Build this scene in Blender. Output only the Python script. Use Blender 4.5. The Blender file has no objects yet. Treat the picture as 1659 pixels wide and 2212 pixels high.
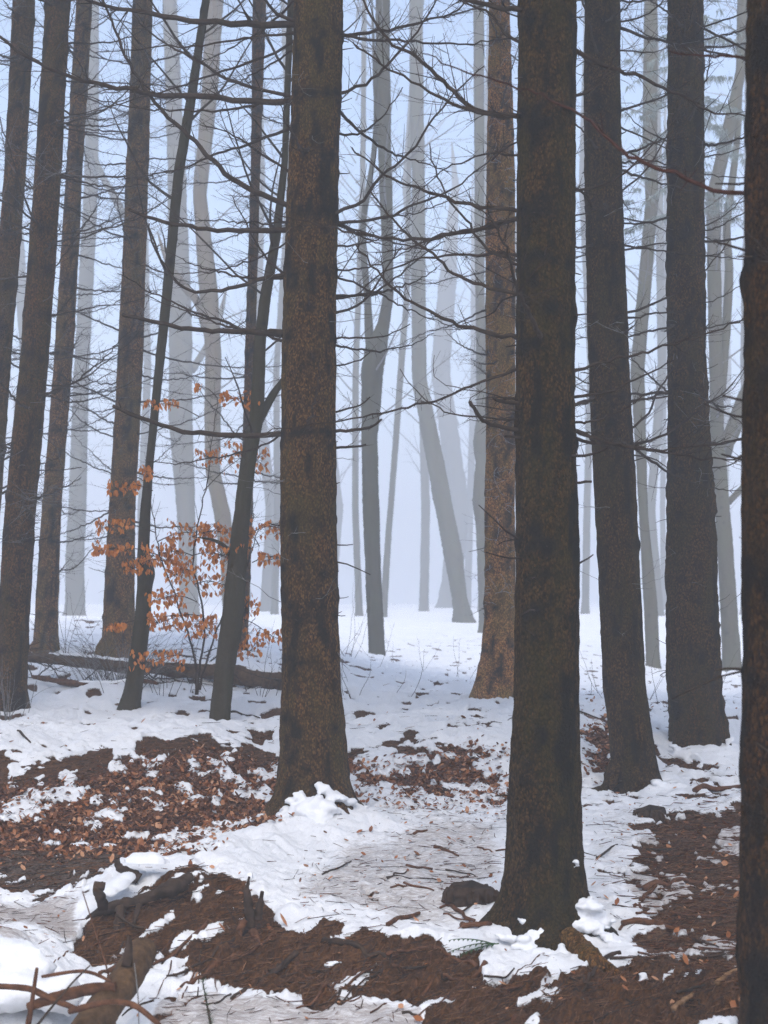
import bpy, math, random
import numpy as np

# ------------------------------------------------------------------ camera, sky, sun, exposure
SC = bpy.context.scene
COL = SC.collection
FPX, CU, CV = 3072.0, 829.5, 1106.0          # focal length and centre, in units of a 1659 x 2212 frame
EYE = 1.65
TH = math.atan(194.0 / FPX)                  # camera tilts up a little
cam_data = bpy.data.cameras.new('camera')
cam_data.sensor_fit = 'VERTICAL'
cam_data.sensor_height = 36.0
cam_data.lens = 36.0 * FPX / 2212.0
cam_data.clip_end = 2000.0
cam_data.dof.use_dof = True
cam_data.dof.focus_distance = 9.3
cam_data.dof.aperture_fstop = 4.0
cam = bpy.data.objects.new('camera', cam_data)
cam.location = (0, 0, EYE)
cam.rotation_euler = (math.pi / 2 + TH, 0, 0)
COL.objects.link(cam)
SC.camera = cam

SUN_EL = math.radians(52)
world = bpy.data.worlds.new('World')
SC.world = world
world.use_nodes = True
wn = world.node_tree.nodes
sky = wn.new('ShaderNodeTexSky')
sky.sky_type = 'NISHITA'
sky.sun_disc = False
sky.sun_elevation = SUN_EL
sky.sun_rotation = math.pi
sky.air_density = 1.0
sky.dust_density = 1.7
sky.ozone_density = 1.7
bg = wn['Background']
bg.inputs['Strength'].default_value = 0.12
world.node_tree.links.new(sky.outputs[0], bg.inputs[0])

sd = bpy.data.lights.new('sun', 'SUN')
sd.energy = 1.5
sd.angle = math.radians(50)
sd.color = (1.0, 0.92, 0.82)
sun = bpy.data.objects.new('sun', sd)
sun.rotation_euler = (math.pi / 2 - SUN_EL, 0, 0)      # high behind the viewer, spread wide by the overcast
COL.objects.link(sun)

SC.view_settings.view_transform = 'Standard'
SC.view_settings.look = 'None'
SC.view_settings.gamma = 1.0
SC.view_settings.exposure = 1.42
SC.render.engine = 'CYCLES'
SC.cycles.use_denoising = True
SC.cycles.denoising_prefilter = 'NONE'
SC.cycles.max_bounces = 4
SC.cycles.diffuse_bounces = 2
SC.cycles.glossy_bounces = 1
SC.cycles.transmission_bounces = 2
SC.cycles.transparent_max_bounces = 4
SC.cycles.volume_bounces = 1
SC.cycles.use_adaptive_sampling = True
SC.cycles.adaptive_threshold = 0.03
SC.cycles.sample_clamp_indirect = 4.0
SC.cycles.caustics_reflective = False
SC.cycles.caustics_refractive = False
HAZE_DENSITY = 0.0092
HAZE_COLOR = (0.93, 0.96, 1.0)

random.seed(11)
R = np.random.RandomState(5)

# ------------------------------------------------------------------ helpers
def P(u, v, Y):
    """point of the place seen at (u, v) at distance Y in front of the camera"""
    dx = (u - CU) / FPX
    dy = (CV - v) / FPX
    t = Y / (math.cos(TH) - dy * math.sin(TH))
    return np.array([dx * t, Y, EYE + t * (math.sin(TH) + dy * math.cos(TH))])

def proj(X, Y, Z):
    z = Z - EYE
    Yc = np.maximum(Y, 0.5)
    d = Yc * math.cos(TH) + z * math.sin(TH)
    up = -Yc * math.sin(TH) + z * math.cos(TH)
    return CU + FPX * X / d, CV - FPX * up / d

def hash3(i, j, k, seed):
    h = (i.astype(np.int64) * 374761393 + j.astype(np.int64) * 668265263 + k.astype(np.int64) * 2147483647 + seed * 974634777) & 0xffffffff
    h = ((h ^ (h >> 13)) * 1274126177) & 0xffffffff
    h = ((h ^ (h >> 16)) * 2246822519) & 0xffffffff
    return ((h ^ (h >> 15)) & 0xffffff) / float(0xffffff)

def vnoise(x, y, z, seed=0):
    xi, yi, zi = np.floor(x), np.floor(y), np.floor(z)
    fx, fy, fz = x - xi, y - yi, z - zi
    fx = fx * fx * (3 - 2 * fx); fy = fy * fy * (3 - 2 * fy); fz = fz * fz * (3 - 2 * fz)
    r = 0
    for a in (0, 1):
        for b in (0, 1):
            for c in (0, 1):
                w = (fx if a else 1 - fx) * (fy if b else 1 - fy) * (fz if c else 1 - fz)
                r = r + w * hash3(xi + a, yi + b, zi + c, seed)
    return r

def vnoise2(x, y, seed=0):
    xi, yi = np.floor(x), np.floor(y)
    fx, fy = x - xi, y - yi
    fx = fx * fx * (3 - 2 * fx); fy = fy * fy * (3 - 2 * fy)
    zz = np.zeros_like(xi)
    r = 0
    for a in (0, 1):
        for b in (0, 1):
            r = r + (fx if a else 1 - fx) * (fy if b else 1 - fy) * hash3(xi + a, yi + b, zz, seed)
    return r

def fbm2(x, y, oct=4, seed=0, gain=0.5):
    s, a, t = 0, 1.0, 0.0
    for o in range(oct):
        c, sn = math.cos(0.7 * o), math.sin(0.7 * o)
        s = s + a * vnoise2((c * x - sn * y) * 2 ** o + 17.3 * o, (sn * x + c * y) * 2 ** o - 9.1 * o, seed + o)
        t += a; a *= gain
    return s / t

def sstep(a, b, x):
    t = np.clip((x - a) / (b - a), 0, 1)
    return t * t * (3 - 2 * t)

def poly_mask(u, v, pts, soft):
    """1 inside the polygon, 0 outside, soft edge"""
    n = len(pts)
    inside = np.zeros(u.shape, bool)
    d2 = np.full(u.shape, 1e12)
    for i in range(n):
        x0, y0 = pts[i]; x1, y1 = pts[(i + 1) % n]
        ex, ey = x1 - x0, y1 - y0
        t = np.clip(((u - x0) * ex + (v - y0) * ey) / (ex * ex + ey * ey + 1e-9), 0, 1)
        d2 = np.minimum(d2, (u - x0 - t * ex) ** 2 + (v - y0 - t * ey) ** 2)
        if y0 != y1:
            c = ((y0 > v) != (y1 > v)) & (u < ex * (v - y0) / (y1 - y0) + x0)
            inside ^= c
    d = np.sqrt(d2) * np.where(inside, 1, -1)
    return sstep(-soft, soft, d)

def set_attr(me, name, arr):
    a = me.attributes.new(name, 'FLOAT', 'POINT')
    a.data.foreach_set('value', np.asarray(arr, np.float32).ravel())

def mesh_from(name, V, F4=None, F3=None, smooth=True):
    me = bpy.data.meshes.new(name)
    V = np.asarray(V, np.float32).reshape(-1, 3)
    loops, starts, n = [], [], 0
    if F4 is not None and len(F4):
        F4 = np.asarray(F4, np.int32).reshape(-1, 4)
        loops.append(F4.ravel()); starts.append(np.arange(len(F4)) * 4); n = F4.size
    if F3 is not None and len(F3):
        F3 = np.asarray(F3, np.int32).reshape(-1, 3)
        loops.append(F3.ravel()); starts.append(n + np.arange(len(F3)) * 3)
    L = np.concatenate(loops).astype(np.int32); S = np.concatenate(starts).astype(np.int32)
    me.vertices.add(len(V)); me.vertices.foreach_set('co', V.ravel())
    me.loops.add(len(L)); me.loops.foreach_set('vertex_index', L)
    me.polygons.add(len(S)); me.polygons.foreach_set('loop_start', S)
    me.polygons.foreach_set('use_smooth', np.full(len(S), smooth, bool))
    me.update(calc_edges=True)
    return me

class MB:
    """collects tubes and faces for one mesh"""
    def __init__(self):
        self.V, self.F4, self.F3, self.n = [], [], [], 0
        self.at = []
    def raw(self, V, F4=None, F3=None, at=None):
        V = np.asarray(V, float).reshape(-1, 3)
        self.V.append(V)
        if F4 is not None and len(F4): self.F4.append(np.asarray(F4, int).reshape(-1, 4) + self.n)
        if F3 is not None and len(F3): self.F3.append(np.asarray(F3, int).reshape(-1, 3) + self.n)
        self.at.append(np.full(len(V), 0.0 if at is None else at))
        self.n += len(V)
    def tube(self, pts, rad, sides=4, cap=False, at=None):
        pts = np.asarray(pts, float); n = len(pts)
        rad = np.broadcast_to(np.asarray(rad, float), (n,))
        T = np.empty_like(pts)
        T[1:-1] = pts[2:] - pts[:-2]; T[0] = pts[1] - pts[0]; T[-1] = pts[-1] - pts[-2]
        T /= np.linalg.norm(T, axis=1)[:, None] + 1e-12
        m = np.abs(T).mean(0)
        ref = np.eye(3)[int(np.argmin(m))]
        A = np.cross(T, ref); A /= np.linalg.norm(A, axis=1)[:, None] + 1e-12
        B = np.cross(T, A)
        ph = np.arange(sides) * 2 * math.pi / sides
        V = pts[:, None, :] + rad[:, None, None] * (A[:, None, :] * np.cos(ph)[None, :, None] + B[:, None, :] * np.sin(ph)[None, :, None])
        i = np.arange(n - 1)[:, None] * sides; j = np.arange(sides)[None, :]; k = (j + 1) % sides
        F = np.stack([i + j, i + k, i + sides + k, i + sides + j], -1).reshape(-1, 4)
        V = V.reshape(-1, 3)
        F3 = None
        if cap:
            V = np.concatenate([V, pts[:1], pts[-1:]])
            b = (n - 1) * sides
            j = np.arange(sides); k = (j + 1) % sides
            F3 = np.concatenate([np.stack([k, j, np.full(sides, n * sides)], -1), np.stack([b + j, b + k, np.full(sides, n * sides + 1)], -1)])
        self.raw(V, F, F3, at)
    def mesh(self, name, smooth=True, attr=None):
        me = mesh_from(name, np.concatenate(self.V), np.concatenate(self.F4) if self.F4 else None, np.concatenate(self.F3) if self.F3 else None, smooth)
        if attr: set_attr(me, attr, np.concatenate(self.at))
        return me
    def build(self, name, mat, parent=None, smooth=True, attr=None):
        return obj(name, self.mesh(name, smooth, attr), mat, parent)

def obj(name, me, mat=None, parent=None):
    o = bpy.data.objects.new(name, me)
    COL.objects.link(o)
    if mat is not None and not me.materials: me.materials.append(mat)
    if parent is not None: o.parent = parent
    return o

def tag(o, label, cat=None, group=None, kind=None):
    if label: o['label'] = label
    if cat: o['category'] = cat
    if group: o['group'] = group
    if kind: o['kind'] = kind
    return o

def thing(name, label, cat, group=None):
    o = bpy.data.objects.new(name, None)
    o.empty_display_size = 0.1
    COL.objects.link(o)
    return tag(o, label, cat, group)

def place_root(root, loc):
    """put an Empty at its thing's base without moving the parts (parts were built in world space)"""
    root.location = loc
    for c in root.children:
        c.location = (c.location[0] - loc[0], c.location[1] - loc[1], c.location[2] - loc[2])

# ------------------------------------------------------------------ materials
def new_mat(name, rough=0.9, spec=0.2):
    m = bpy.data.materials.new(name); m.use_nodes = True
    nt = m.node_tree; b = nt.nodes['Principled BSDF']
    b.inputs['Roughness'].default_value = rough
    b.inputs['Specular IOR Level'].default_value = spec
    return m, nt, b

def node(nt, t, **kw):
    n = nt.nodes.new(t)
    for k, v in kw.items():
        if k in n.inputs: n.inputs[k].default_value = v
        else: setattr(n, k, v)
    return n

def noise_node(nt, vec, scale, detail=4, rough=0.6, dist=0.0):
    n = node(nt, 'ShaderNodeTexNoise'); n.inputs['Scale'].default_value = scale
    n.inputs['Detail'].default_value = detail; n.inputs['Roughness'].default_value = rough; n.inputs['Distortion'].default_value = dist
    nt.links.new(vec, n.inputs['Vector']); return n

def ramp(nt, fac, stops):
    r = node(nt, 'ShaderNodeValToRGB'); e = r.color_ramp.elements
    while len(e) < len(stops): e.new(0.5)
    for q, (p, c) in zip(e, stops):
        q.position = p; q.color = (c, c, c, 1) if not isinstance(c, tuple) else (*c, 1)
    nt.links.new(fac, r.inputs['Fac']); return r.outputs['Color']

def mix(nt, fac, a, b, blend='MIX'):
    m = node(nt, 'ShaderNodeMix', data_type='RGBA', blend_type=blend)
    for s, x in ((0, fac), (6, a), (7, b)):
        if hasattr(x, 'links'): nt.links.new(x, m.inputs[s])
        elif isinstance(x, tuple): m.inputs[s].default_value = (*x, 1)
        else: m.inputs[s].default_value = x
    return m.outputs[2]

def mathn(nt, op, a, b=None, clamp=False):
    m = node(nt, 'ShaderNodeMath', operation=op); m.use_clamp = clamp
    for s, x in ((0, a), (1, b)):
        if x is None: continue
        if hasattr(x, 'links'): nt.links.new(x, m.inputs[s])
        else: m.inputs[s].default_value = x
    return m.outputs[0]

def coords(nt, scale=(1, 1, 1), kind='Object'):
    tc = node(nt, 'ShaderNodeTexCoord'); mp = node(nt, 'ShaderNodeMapping')
    mp.inputs['Scale'].default_value = scale
    nt.links.new(tc.outputs[kind], mp.inputs['Vector']); return mp.outputs['Vector']

def attr(nt, name):
    a = node(nt, 'ShaderNodeAttribute'); a.attribute_name = name; return a.outputs['Fac']

def bump(nt, b, h, strength, dist):
    n = node(nt, 'ShaderNodeBump'); n.inputs['Strength'].default_value = strength; n.inputs['Distance'].default_value = dist
    nt.links.new(h, n.inputs['Height']); nt.links.new(n.outputs['Normal'], b.inputs['Normal'])

def bark_material(name, c_lo, c_mid, c_hi, green, speck, flake=1.0):
    m, nt, b = new_mat(name, 0.95, 0.1)
    v = coords(nt, (1, 1, 0.55))
    n1 = noise_node(nt, v, 46, 5, 0.75)
    n2 = noise_node(nt, coords(nt, (1, 1, 0.35)), 4, 4, 0.65)
    n3 = noise_node(nt, v, 120, 2, 0.7)
    wv = node(nt, 'ShaderNodeVectorMath', operation='MULTIPLY_ADD')
    nt.links.new(n1.outputs['Color'], wv.inputs[0]); wv.inputs[1].default_value = (0.02, 0.02, 0.02); nt.links.new(coords(nt, (1, 1, 0.6)), wv.inputs[2])
    vor = node(nt, 'ShaderNodeTexVoronoi'); vor.inputs['Scale'].default_value = 105
    nt.links.new(wv.outputs[0], vor.inputs['Vector'])
    sepc = node(nt, 'ShaderNodeSeparateColor'); nt.links.new(vor.outputs['Color'], sepc.inputs[0])
    # each flake of bark has its own tone, the gaps between them are dark
    f = mathn(nt, 'ADD', mathn(nt, 'MULTIPLY', n1.outputs['Fac'], 0.62), mathn(nt, 'MULTIPLY', sepc.outputs[0], 0.38 * flake))
    c = ramp(nt, f, [(0.30, c_lo), (0.50, c_mid), (0.70, c_hi)])
    g = ramp(nt, n2.outputs['Fac'], [(0.42, 0.0), (0.62, 1.0)])
    c = mix(nt, mathn(nt, 'MULTIPLY', g, 0.75), c, green)
    sp = mathn(nt, 'MULTIPLY', ramp(nt, sepc.outputs[1], [(0.74, 0.0), (0.80, 1.0)]), ramp(nt, n3.outputs['Fac'], [(0.45, 0.0), (0.60, 1.0)]))
    n4 = noise_node(nt, coords(nt, (1, 1, 0.3), 'Object'), 7, 3, 0.6)
    spm = mathn(nt, 'MULTIPLY', sp, ramp(nt, n4.outputs['Fac'], [(0.44, 0.0), (0.64, 1.0)]))
    c = mix(nt, mathn(nt, 'MULTIPLY', spm, 0.5 * flake), c, speck)
    edge = ramp(nt, vor.outputs['Distance'], [(0.35, 0.0), (0.75, 1.0)])
    c = mix(nt, mathn(nt, 'MULTIPLY', edge, 0.6 * flake), c, c_lo)
    oi = node(nt, 'ShaderNodeObjectInfo')
    c = mix(nt, 1.0, c, oi.outputs['Color'], 'MULTIPLY')
    dk = mathn(nt, 'MULTIPLY', attr(nt, 'dark'), mathn(nt, 'ADD', mathn(nt, 'MULTIPLY', n1.outputs['Fac'], 1.6), 0.35), True)
    c = mix(nt, dk, c, (0.007, 0.006, 0.005))
    nt.links.new(c, b.inputs['Base Color'])
    h = mathn(nt, 'SUBTRACT', mathn(nt, 'MULTIPLY', n1.outputs['Fac'], 0.9), mathn(nt, 'MULTIPLY', vor.outputs['Distance'], 0.6 * flake))
    h = mathn(nt, 'ADD', h, mathn(nt, 'MULTIPLY', sepc.outputs[0], 0.35 * flake))
    bump(nt, b, h, 1.0, 0.02 if flake > 0.5 else 0.008)
    return m

M = {}
M['spruce'] = bark_material('spruce_bark', (0.010, 0.006, 0.0025), (0.080, 0.044, 0.015), (0.20, 0.112, 0.042), (0.074, 0.060, 0.016), (0.36, 0.14, 0.034))
M['beech'] = bark_material('beech_bark', (0.075, 0.068, 0.050), (0.115, 0.105, 0.080), (0.15, 0.14, 0.11), (0.09, 0.095, 0.062), (0.16, 0.15, 0.12), 0.25)

def simple_mat(name, c1, c2, scale=20, rough=0.9, bstr=0.4):
    m, nt, b = new_mat(name, rough, 0.15)
    n = noise_node(nt, coords(nt), scale, 5, 0.65)
    nt.links.new(ramp(nt, n.outputs['Fac'], [(0.3, c1), (0.7, c2)]), b.inputs['Base Color'])
    bump(nt, b, n.outputs['Fac'], bstr, 0.01)
    return m
M['twig'] = simple_mat('dead_twig', (0.018, 0.013, 0.010), (0.055, 0.038, 0.027), 30)
M['twig_red'] = simple_mat('reddish_twig', (0.022, 0.009, 0.006), (0.06, 0.022, 0.015), 30)
M['frost'] = simple_mat('frosted_twig', (0.20, 0.20, 0.21), (0.42, 0.43, 0.46), 40)
M['greytwig'] = simple_mat('rimed_grey_twig', (0.09, 0.085, 0.08), (0.20, 0.20, 0.20), 40)
M['stick'] = simple_mat('forest_stick', (0.025, 0.011, 0.006), (0.15, 0.065, 0.032), 30)
M['fibre'] = simple_mat('root_fibre', (0.06, 0.028, 0.014), (0.30, 0.15, 0.075), 40)
M['rotten'] = simple_mat('rotten_wood', (0.010, 0.007, 0.005), (0.065, 0.040, 0.027), 16)
M['log'] = simple_mat('cut_log_bark', (0.022, 0.012, 0.006), (0.12, 0.068, 0.032), 22, 0.9, 0.9)
M['freshwood'] = simple_mat('peeled_wood', (0.10, 0.05, 0.022), (0.33, 0.19, 0.095), 26)
M['stone'] = simple_mat('dark_mossy_stone', (0.012, 0.012, 0.011), (0.04, 0.038, 0.033), 18)
M['needles'] = simple_mat('spruce_needles', (0.012, 0.022, 0.012), (0.035, 0.055, 0.028), 8)
M['green'] = simple_mat('fern_green', (0.02, 0.05, 0.02), (0.06, 0.11, 0.05), 12)
M['frostneedle'] = simple_mat('frosted_needles', (0.12, 0.15, 0.13), (0.30, 0.34, 0.33), 8)

def snow_material():
    m, nt, b = new_mat('snow', 0.75, 0.25)
    v = coords(nt)
    n = noise_node(nt, v, 6, 5, 0.6); f = noise_node(nt, v, 120, 3, 0.7)
    sp = noise_node(nt, v, 55, 3, 0.7)
    c = ramp(nt, n.outputs['Fac'], [(0.3, (0.68, 0.70, 0.73)), (0.7, (0.79, 0.80, 0.82))])
    c = mix(nt, ramp(nt, sp.outputs['Fac'], [(0.70, 0.0), (0.76, 0.7)]), c, (0.10, 0.07, 0.05))
    nt.links.new(c, b.inputs['Base Color'])
    bump(nt, b, mathn(nt, 'ADD', n.outputs['Fac'], mathn(nt, 'MULTIPLY', f.outputs['Fac'], 0.25)), 0.5, 0.02)
    return m
M['snow'] = snow_material()

def leaf_material(name, stops, transl=0.35):
    m, nt, b = new_mat(name, 0.7, 0.2)
    oi = node(nt, 'ShaderNodeObjectInfo')
    a = attr(nt, 'tone')
    n = noise_node(nt, coords(nt), 40, 3, 0.6)
    f = mathn(nt, 'ADD', mathn(nt, 'ADD', a, mathn(nt, 'MULTIPLY', oi.outputs['Random'], 0.6)), mathn(nt, 'MULTIPLY', mathn(nt, 'SUBTRACT', n.outputs['Fac'], 0.5), 0.5), True)
    c = ramp(nt, f, stops)
    nt.links.new(c, b.inputs['Base Color'])
    tr = node(nt, 'ShaderNodeBsdfTranslucent'); nt.links.new(c, tr.inputs['Color'])
    ms = node(nt, 'ShaderNodeMixShader'); ms.inputs[0].default_value = transl
    out = nt.nodes['Material Output']
    nt.links.new(b.outputs[0], ms.inputs[1]); nt.links.new(tr.outputs[0], ms.inputs[2]); nt.links.new(ms.outputs[0], out.inputs['Surface'])
    return m
M['leaf'] = leaf_material('withered_beech_leaf', [(0.0, (0.24, 0.068, 0.012)), (0.5, (0.55, 0.18, 0.032)), (1.0, (0.70, 0.30, 0.08))])
M['litter'] = leaf_material('fallen_leaf', [(0.0, (0.030, 0.012, 0.006)), (0.35, (0.12, 0.040, 0.013)), (0.7, (0.28, 0.098, 0.032)), (1.0, (0.46, 0.24, 0.13))], 0.1)

def ground_material():
    m, nt, b = new_mat('forest_floor', 0.92, 0.15)
    v = coords(nt)
    n1 = noise_node(nt, v, 7, 6, 0.7); n2 = noise_node(nt, v, 45, 5, 0.75); n3 = noise_node(nt, v, 160, 3, 0.7); n4 = noise_node(nt, v, 1.8, 4, 0.6)
    stretch = node(nt, 'ShaderNodeMapping'); stretch.inputs['Scale'].default_value = (1.0, 5.0, 1.0); stretch.inputs['Rotation'].default_value = (0, 0, 0.5)
    nt.links.new(v, stretch.inputs['Vector'])
    n5 = noise_node(nt, stretch.outputs['Vector'], 16, 6, 0.8, 0.0)
    an = node(nt, 'ShaderNodeMapping'); an.vector_type = 'TEXTURE'; an.inputs['Rotation'].default_value = (0, 0, 0.95); an.inputs['Scale'].default_value = (1.0, 0.13, 0.5)
    nt.links.new(v, an.inputs['Vector'])
    n8 = noise_node(nt, an.outputs['Vector'], 9, 5, 0.75)
    sf = mathn(nt, 'ADD', mathn(nt, 'MULTIPLY', n2.outputs['Fac'], 0.45), mathn(nt, 'MULTIPLY', n8.outputs['Fac'], 0.55))
    soil = ramp(nt, sf, [(0.32, (0.014, 0.006, 0.003)), (0.50, (0.080, 0.035, 0.013)), (0.68, (0.24, 0.105, 0.040))])
    path = ramp(nt, n2.outputs['Fac'], [(0.30, (0.040, 0.027, 0.020)), (0.52, (0.11, 0.078, 0.06)), (0.72, (0.25, 0.18, 0.14))])
    soil = mix(nt, attr(nt, 'path'), soil, path)
    vor = node(nt, 'ShaderNodeTexVoronoi'); vor.inputs['Scale'].default_value = 26; nt.links.new(v, vor.inputs['Vector'])
    lc = ramp(nt, vor.outputs['Color'], [(0.15, (0.05, 0.02, 0.011)), (0.5, (0.15, 0.06, 0.028)), (0.85, (0.27, 0.13, 0.07))])
    lm = ramp(nt, mathn(nt, 'ADD', mathn(nt, 'MULTIPLY', attr(nt, 'leafy'), 0.75), mathn(nt, 'MULTIPLY', n1.outputs['Fac'], 0.5)), [(0.48, 0.0), (0.62, 1.0)])
    g = mix(nt, lm, soil, lc)
    sn = ramp(nt, n4.outputs['Fac'], [(0.3, (0.70, 0.72, 0.75)), (0.7, (0.80, 0.81, 0.83))])
    dirt = mathn(nt, 'ADD', mathn(nt, 'MULTIPLY', attr(nt, 'dirt'), 0.55), mathn(nt, 'MULTIPLY', n5.outputs['Fac'], 0.62))
    dm = ramp(nt, dirt, [(0.68, 0.0), (0.84, 0.72)])
    sn = mix(nt, dm, sn, (0.17, 0.115, 0.080))
    n6 = noise_node(nt, v, 90, 3, 0.7)
    sn = mix(nt, ramp(nt, n6.outputs['Fac'], [(0.66, 0.0), (0.74, 0.8)]), sn, (0.13, 0.095, 0.075))
    n7 = noise_node(nt, v, 260, 2, 0.6)
    sn = mix(nt, ramp(nt, n7.outputs['Fac'], [(0.30, 0.30), (0.48, 0.0)]), sn, (0.50, 0.52, 0.56))
    sm = mathn(nt, 'ADD', attr(nt, 'snow'), mathn(nt, 'MULTIPLY', mathn(nt, 'SUBTRACT', n2.outputs['Fac'], 0.5), 0.9))
    sm = ramp(nt, sm, [(0.42, 0.0), (0.56, 1.0)])
    c = mix(nt, sm, g, sn)
    nt.links.new(c, b.inputs['Base Color'])
    hg = mathn(nt, 'ADD', mathn(nt, 'ADD', n2.outputs['Fac'], n8.outputs['Fac']), mathn(nt, 'MULTIPLY', n3.outputs['Fac'], 0.5))
    hs = mathn(nt, 'ADD', mathn(nt, 'MULTIPLY', n1.outputs['Fac'], 0.6), mathn(nt, 'MULTIPLY', n3.outputs['Fac'], 0.2))
    hm = node(nt, 'ShaderNodeMix'); nt.links.new(sm, hm.inputs[0]); nt.links.new(hg, hm.inputs[2]); nt.links.new(hs, hm.inputs[3])
    bump(nt, b, hm.outputs[0], 0.8, 0.03)
    return m
M['ground'] = ground_material()

# ------------------------------------------------------------------ the ground
GC = [  # (u, v, distance) of the ground where the eye meets it
 (-500,2212,6.0),(0,2230,5.7),(20,2040,6.3),(110,2085,6.25),(150,2180,6.0),(330,2150,6.15),(330,2212,5.9),(620,2170,6.2),(620,2212,6.0),(900,2212,5.95),(1200,2212,5.9),(1500,2212,5.8),(1659,2212,5.75),(2100,2212,5.8),
 (60,1995,7.3),(0,1960,7.6),(100,1900,8.3),(0,1840,9.0),(200,1850,8.9),(-400,1900,8.3),
 (200,2075,6.7),(190,1975,7.15),(260,1930,7.5),(380,1870,7.9),(480,1830,8.3),(570,1790,8.9),(330,2020,6.95),(420,2110,6.5),(560,2090,6.55),(600,2000,7.15),
 (380,1835,9.1),(500,1790,9.55),(590,1770,9.7),
 (640,1935,7.6),(640,1850,8.5),(675,1790,9.1),(750,1790,9.25),(830,1850,8.4),(830,1960,7.5),(830,2050,6.85),(830,2140,6.4),
 (1000,2060,6.8),(1000,1900,8.0),(1000,1800,9.2),(1070,2070,6.75),(1180,2050,6.85),(1160,1990,7.25),(1180,2120,6.5),(1330,2070,6.7),(1350,2130,6.3),
 (1350,1900,8.1),(1350,1800,9.3),(1500,1850,8.6),(1500,2000,7.2),(1600,1950,7.6),(1600,1780,9.4),(1600,2120,6.25),
 (0,1750,9.75),(0,1650,10.55),(0,1595,10.95),(0,1560,12.2),(250,1760,9.75),(250,1650,10.65),(250,1595,11.0),(250,1560,12.2),(450,1720,10.1),(450,1640,10.85),(450,1588,11.2),(600,1600,11.5),(600,1700,10.5),
 (30,1535,13),(278,1529,13),(472,1560,12.3),(200,1470,15),(550,1490,14.7),(90,1415,17.5),(250,1425,17),(520,1413,18),(300,1360,25),(100,1360,25),(500,1345,28),
 (820,1740,10.0),(1000,1745,10.1),(900,1680,10.8),(1050,1650,11.1),(830,1600,11.5),(1000,1570,11.9),(1062,1515,15),(850,1520,14),(812,1425,33),(900,1450,24),(950,1400,37),(1008,1345,54),(850,1335,58),
 (1280,1690,10.9),(1370,1715,10.8),(1280,1600,11.8),(1300,1550,13),(1500,1625,12),(1600,1690,10.9),(1600,1610,12.3),(1590,1550,14.5),(1585,1450,33),(1410,1445,34),(1300,1430,34),(1250,1350,54),(1600,1370,50),
 (2300,1900,8.1),(2300,1600,12),(2300,1440,32),(-600,1600,11.3),(-600,1430,18),(-600,1350,28),(2300,1350,54),
]
gp = []
for (u, v, Y) in GC:
    p = P(u, v, Y); gp.append((math.atan2(p[0], p[1]), math.log(math.hypot(p[0], p[1])), p[2]))
for a in (-0.5, -0.25, 0.0, 0.25, 0.5):
    gp += [(a, math.log(75), 1.0), (a, math.log(130), 1.2), (a, math.log(400), 1.3), (a, math.log(4.2), -0.12), (a, math.log(2.5), -0.12)]
gp = np.array(gp)
KX, KY = 4.0, 2.2
gx, gy = gp[:, 0] * KX, gp[:, 1] * KY
def tps(dx, dy):
    r2 = dx * dx + dy * dy
    return 0.5 * r2 * np.log(r2 + 1e-9)
N_ = len(gp)
Amat = np.zeros((N_ + 3, N_ + 3))
Amat[:N_, :N_] = tps(gx[:, None] - gx[None], gy[:, None] - gy[None]) + np.eye(N_) * 0.0012
Amat[:N_, N_] = 1; Amat[:N_, N_ + 1] = gx; Amat[:N_, N_ + 2] = gy
Amat[N_:, :N_] = Amat[:N_, N_:].T
GW = np.linalg.solve(Amat, np.concatenate([gp[:, 2], [0, 0, 0]]))
def base_z(X, Y):
    X = np.asarray(X, float); Y = np.asarray(Y, float); sh = X.shape
    a = np.clip(np.arctan2(X, Y), -0.5, 0.5).ravel() * KX
    r = np.log(np.clip(np.hypot(X, Y), 2.5, 400)).ravel() * KY
    z = GW[N_] + GW[N_ + 1] * a + GW[N_ + 2] * r
    for i in range(N_):
        z = z + GW[i] * tps(a - gx[i], r - gy[i])
    return z.reshape(sh)

BANK_L = [(-900,1650),(0,1640),(110,1625),(230,1600),(300,1590),(400,1592),(600,1585),(640,1760),(520,1790),(400,1850),(250,1840),(-900,1830)]
LEAF_L = [(-900,1720),(120,1690),(300,1650),(450,1640),(620,1650),(640,1760),(520,1790),(400,1850),(250,1850),(100,1850),(-900,1850)]
PATH_L = [(-900,1825),(250,1835),(300,1850),(240,1900),(190,1950),(-900,1975)]
TRAMP_L = [(-900,1965),(190,1950),(180,2050),(60,2030),(-900,2020)]
BANK_R = [(740,1580),(830,1560),(960,1550),(1110,1550),(1110,1740),(1000,1760),(850,1720),(740,1660)]
LEAF_R = [(740,1660),(900,1630),(1110,1630),(1110,1765),(950,1770),(760,1720)]
BANK_C = [(1245,1530),(1310,1530),(1330,1700),(1245,1720)]
TRAMP_M = [(760,1800),(950,1765),(1110,1760),(1110,1880),(1000,2010),(830,2050),(620,1960),(640,1890)]
FRONT = [(150,2060),(190,1990),(330,1930),(400,1890),(470,1925),(560,1930),(580,2000),(600,2035),(700,2010),(830,2050),(960,2060),(1050,2070),(1120,2110),(1350,2100),(1420,2050),(1659,2110),(2500,2100),(2500,2300),(560,2300),(640,2170),(600,2140),(430,2140),(200,2090)]
SNOWF = [(360,2150),(600,2150),(640,2175),(760,2190),(900,2205),(900,2300),(300,2300)]
PATH_R = [(1400,1800),(1480,1760),(1700,1730),(2500,1720),(2500,2180),(1400,2110),(1380,2010),(1340,1900)]
TRAMP_R = [(1260,1740),(1330,1740),(1450,1730),(1700,1690),(1700,1800),(1420,1850),(1380,2020),(1270,1960),(1250,1800)]
DARK_R = [(1470,1600),(1560,1640),(1600,1690),(1440,1700)]
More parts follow.
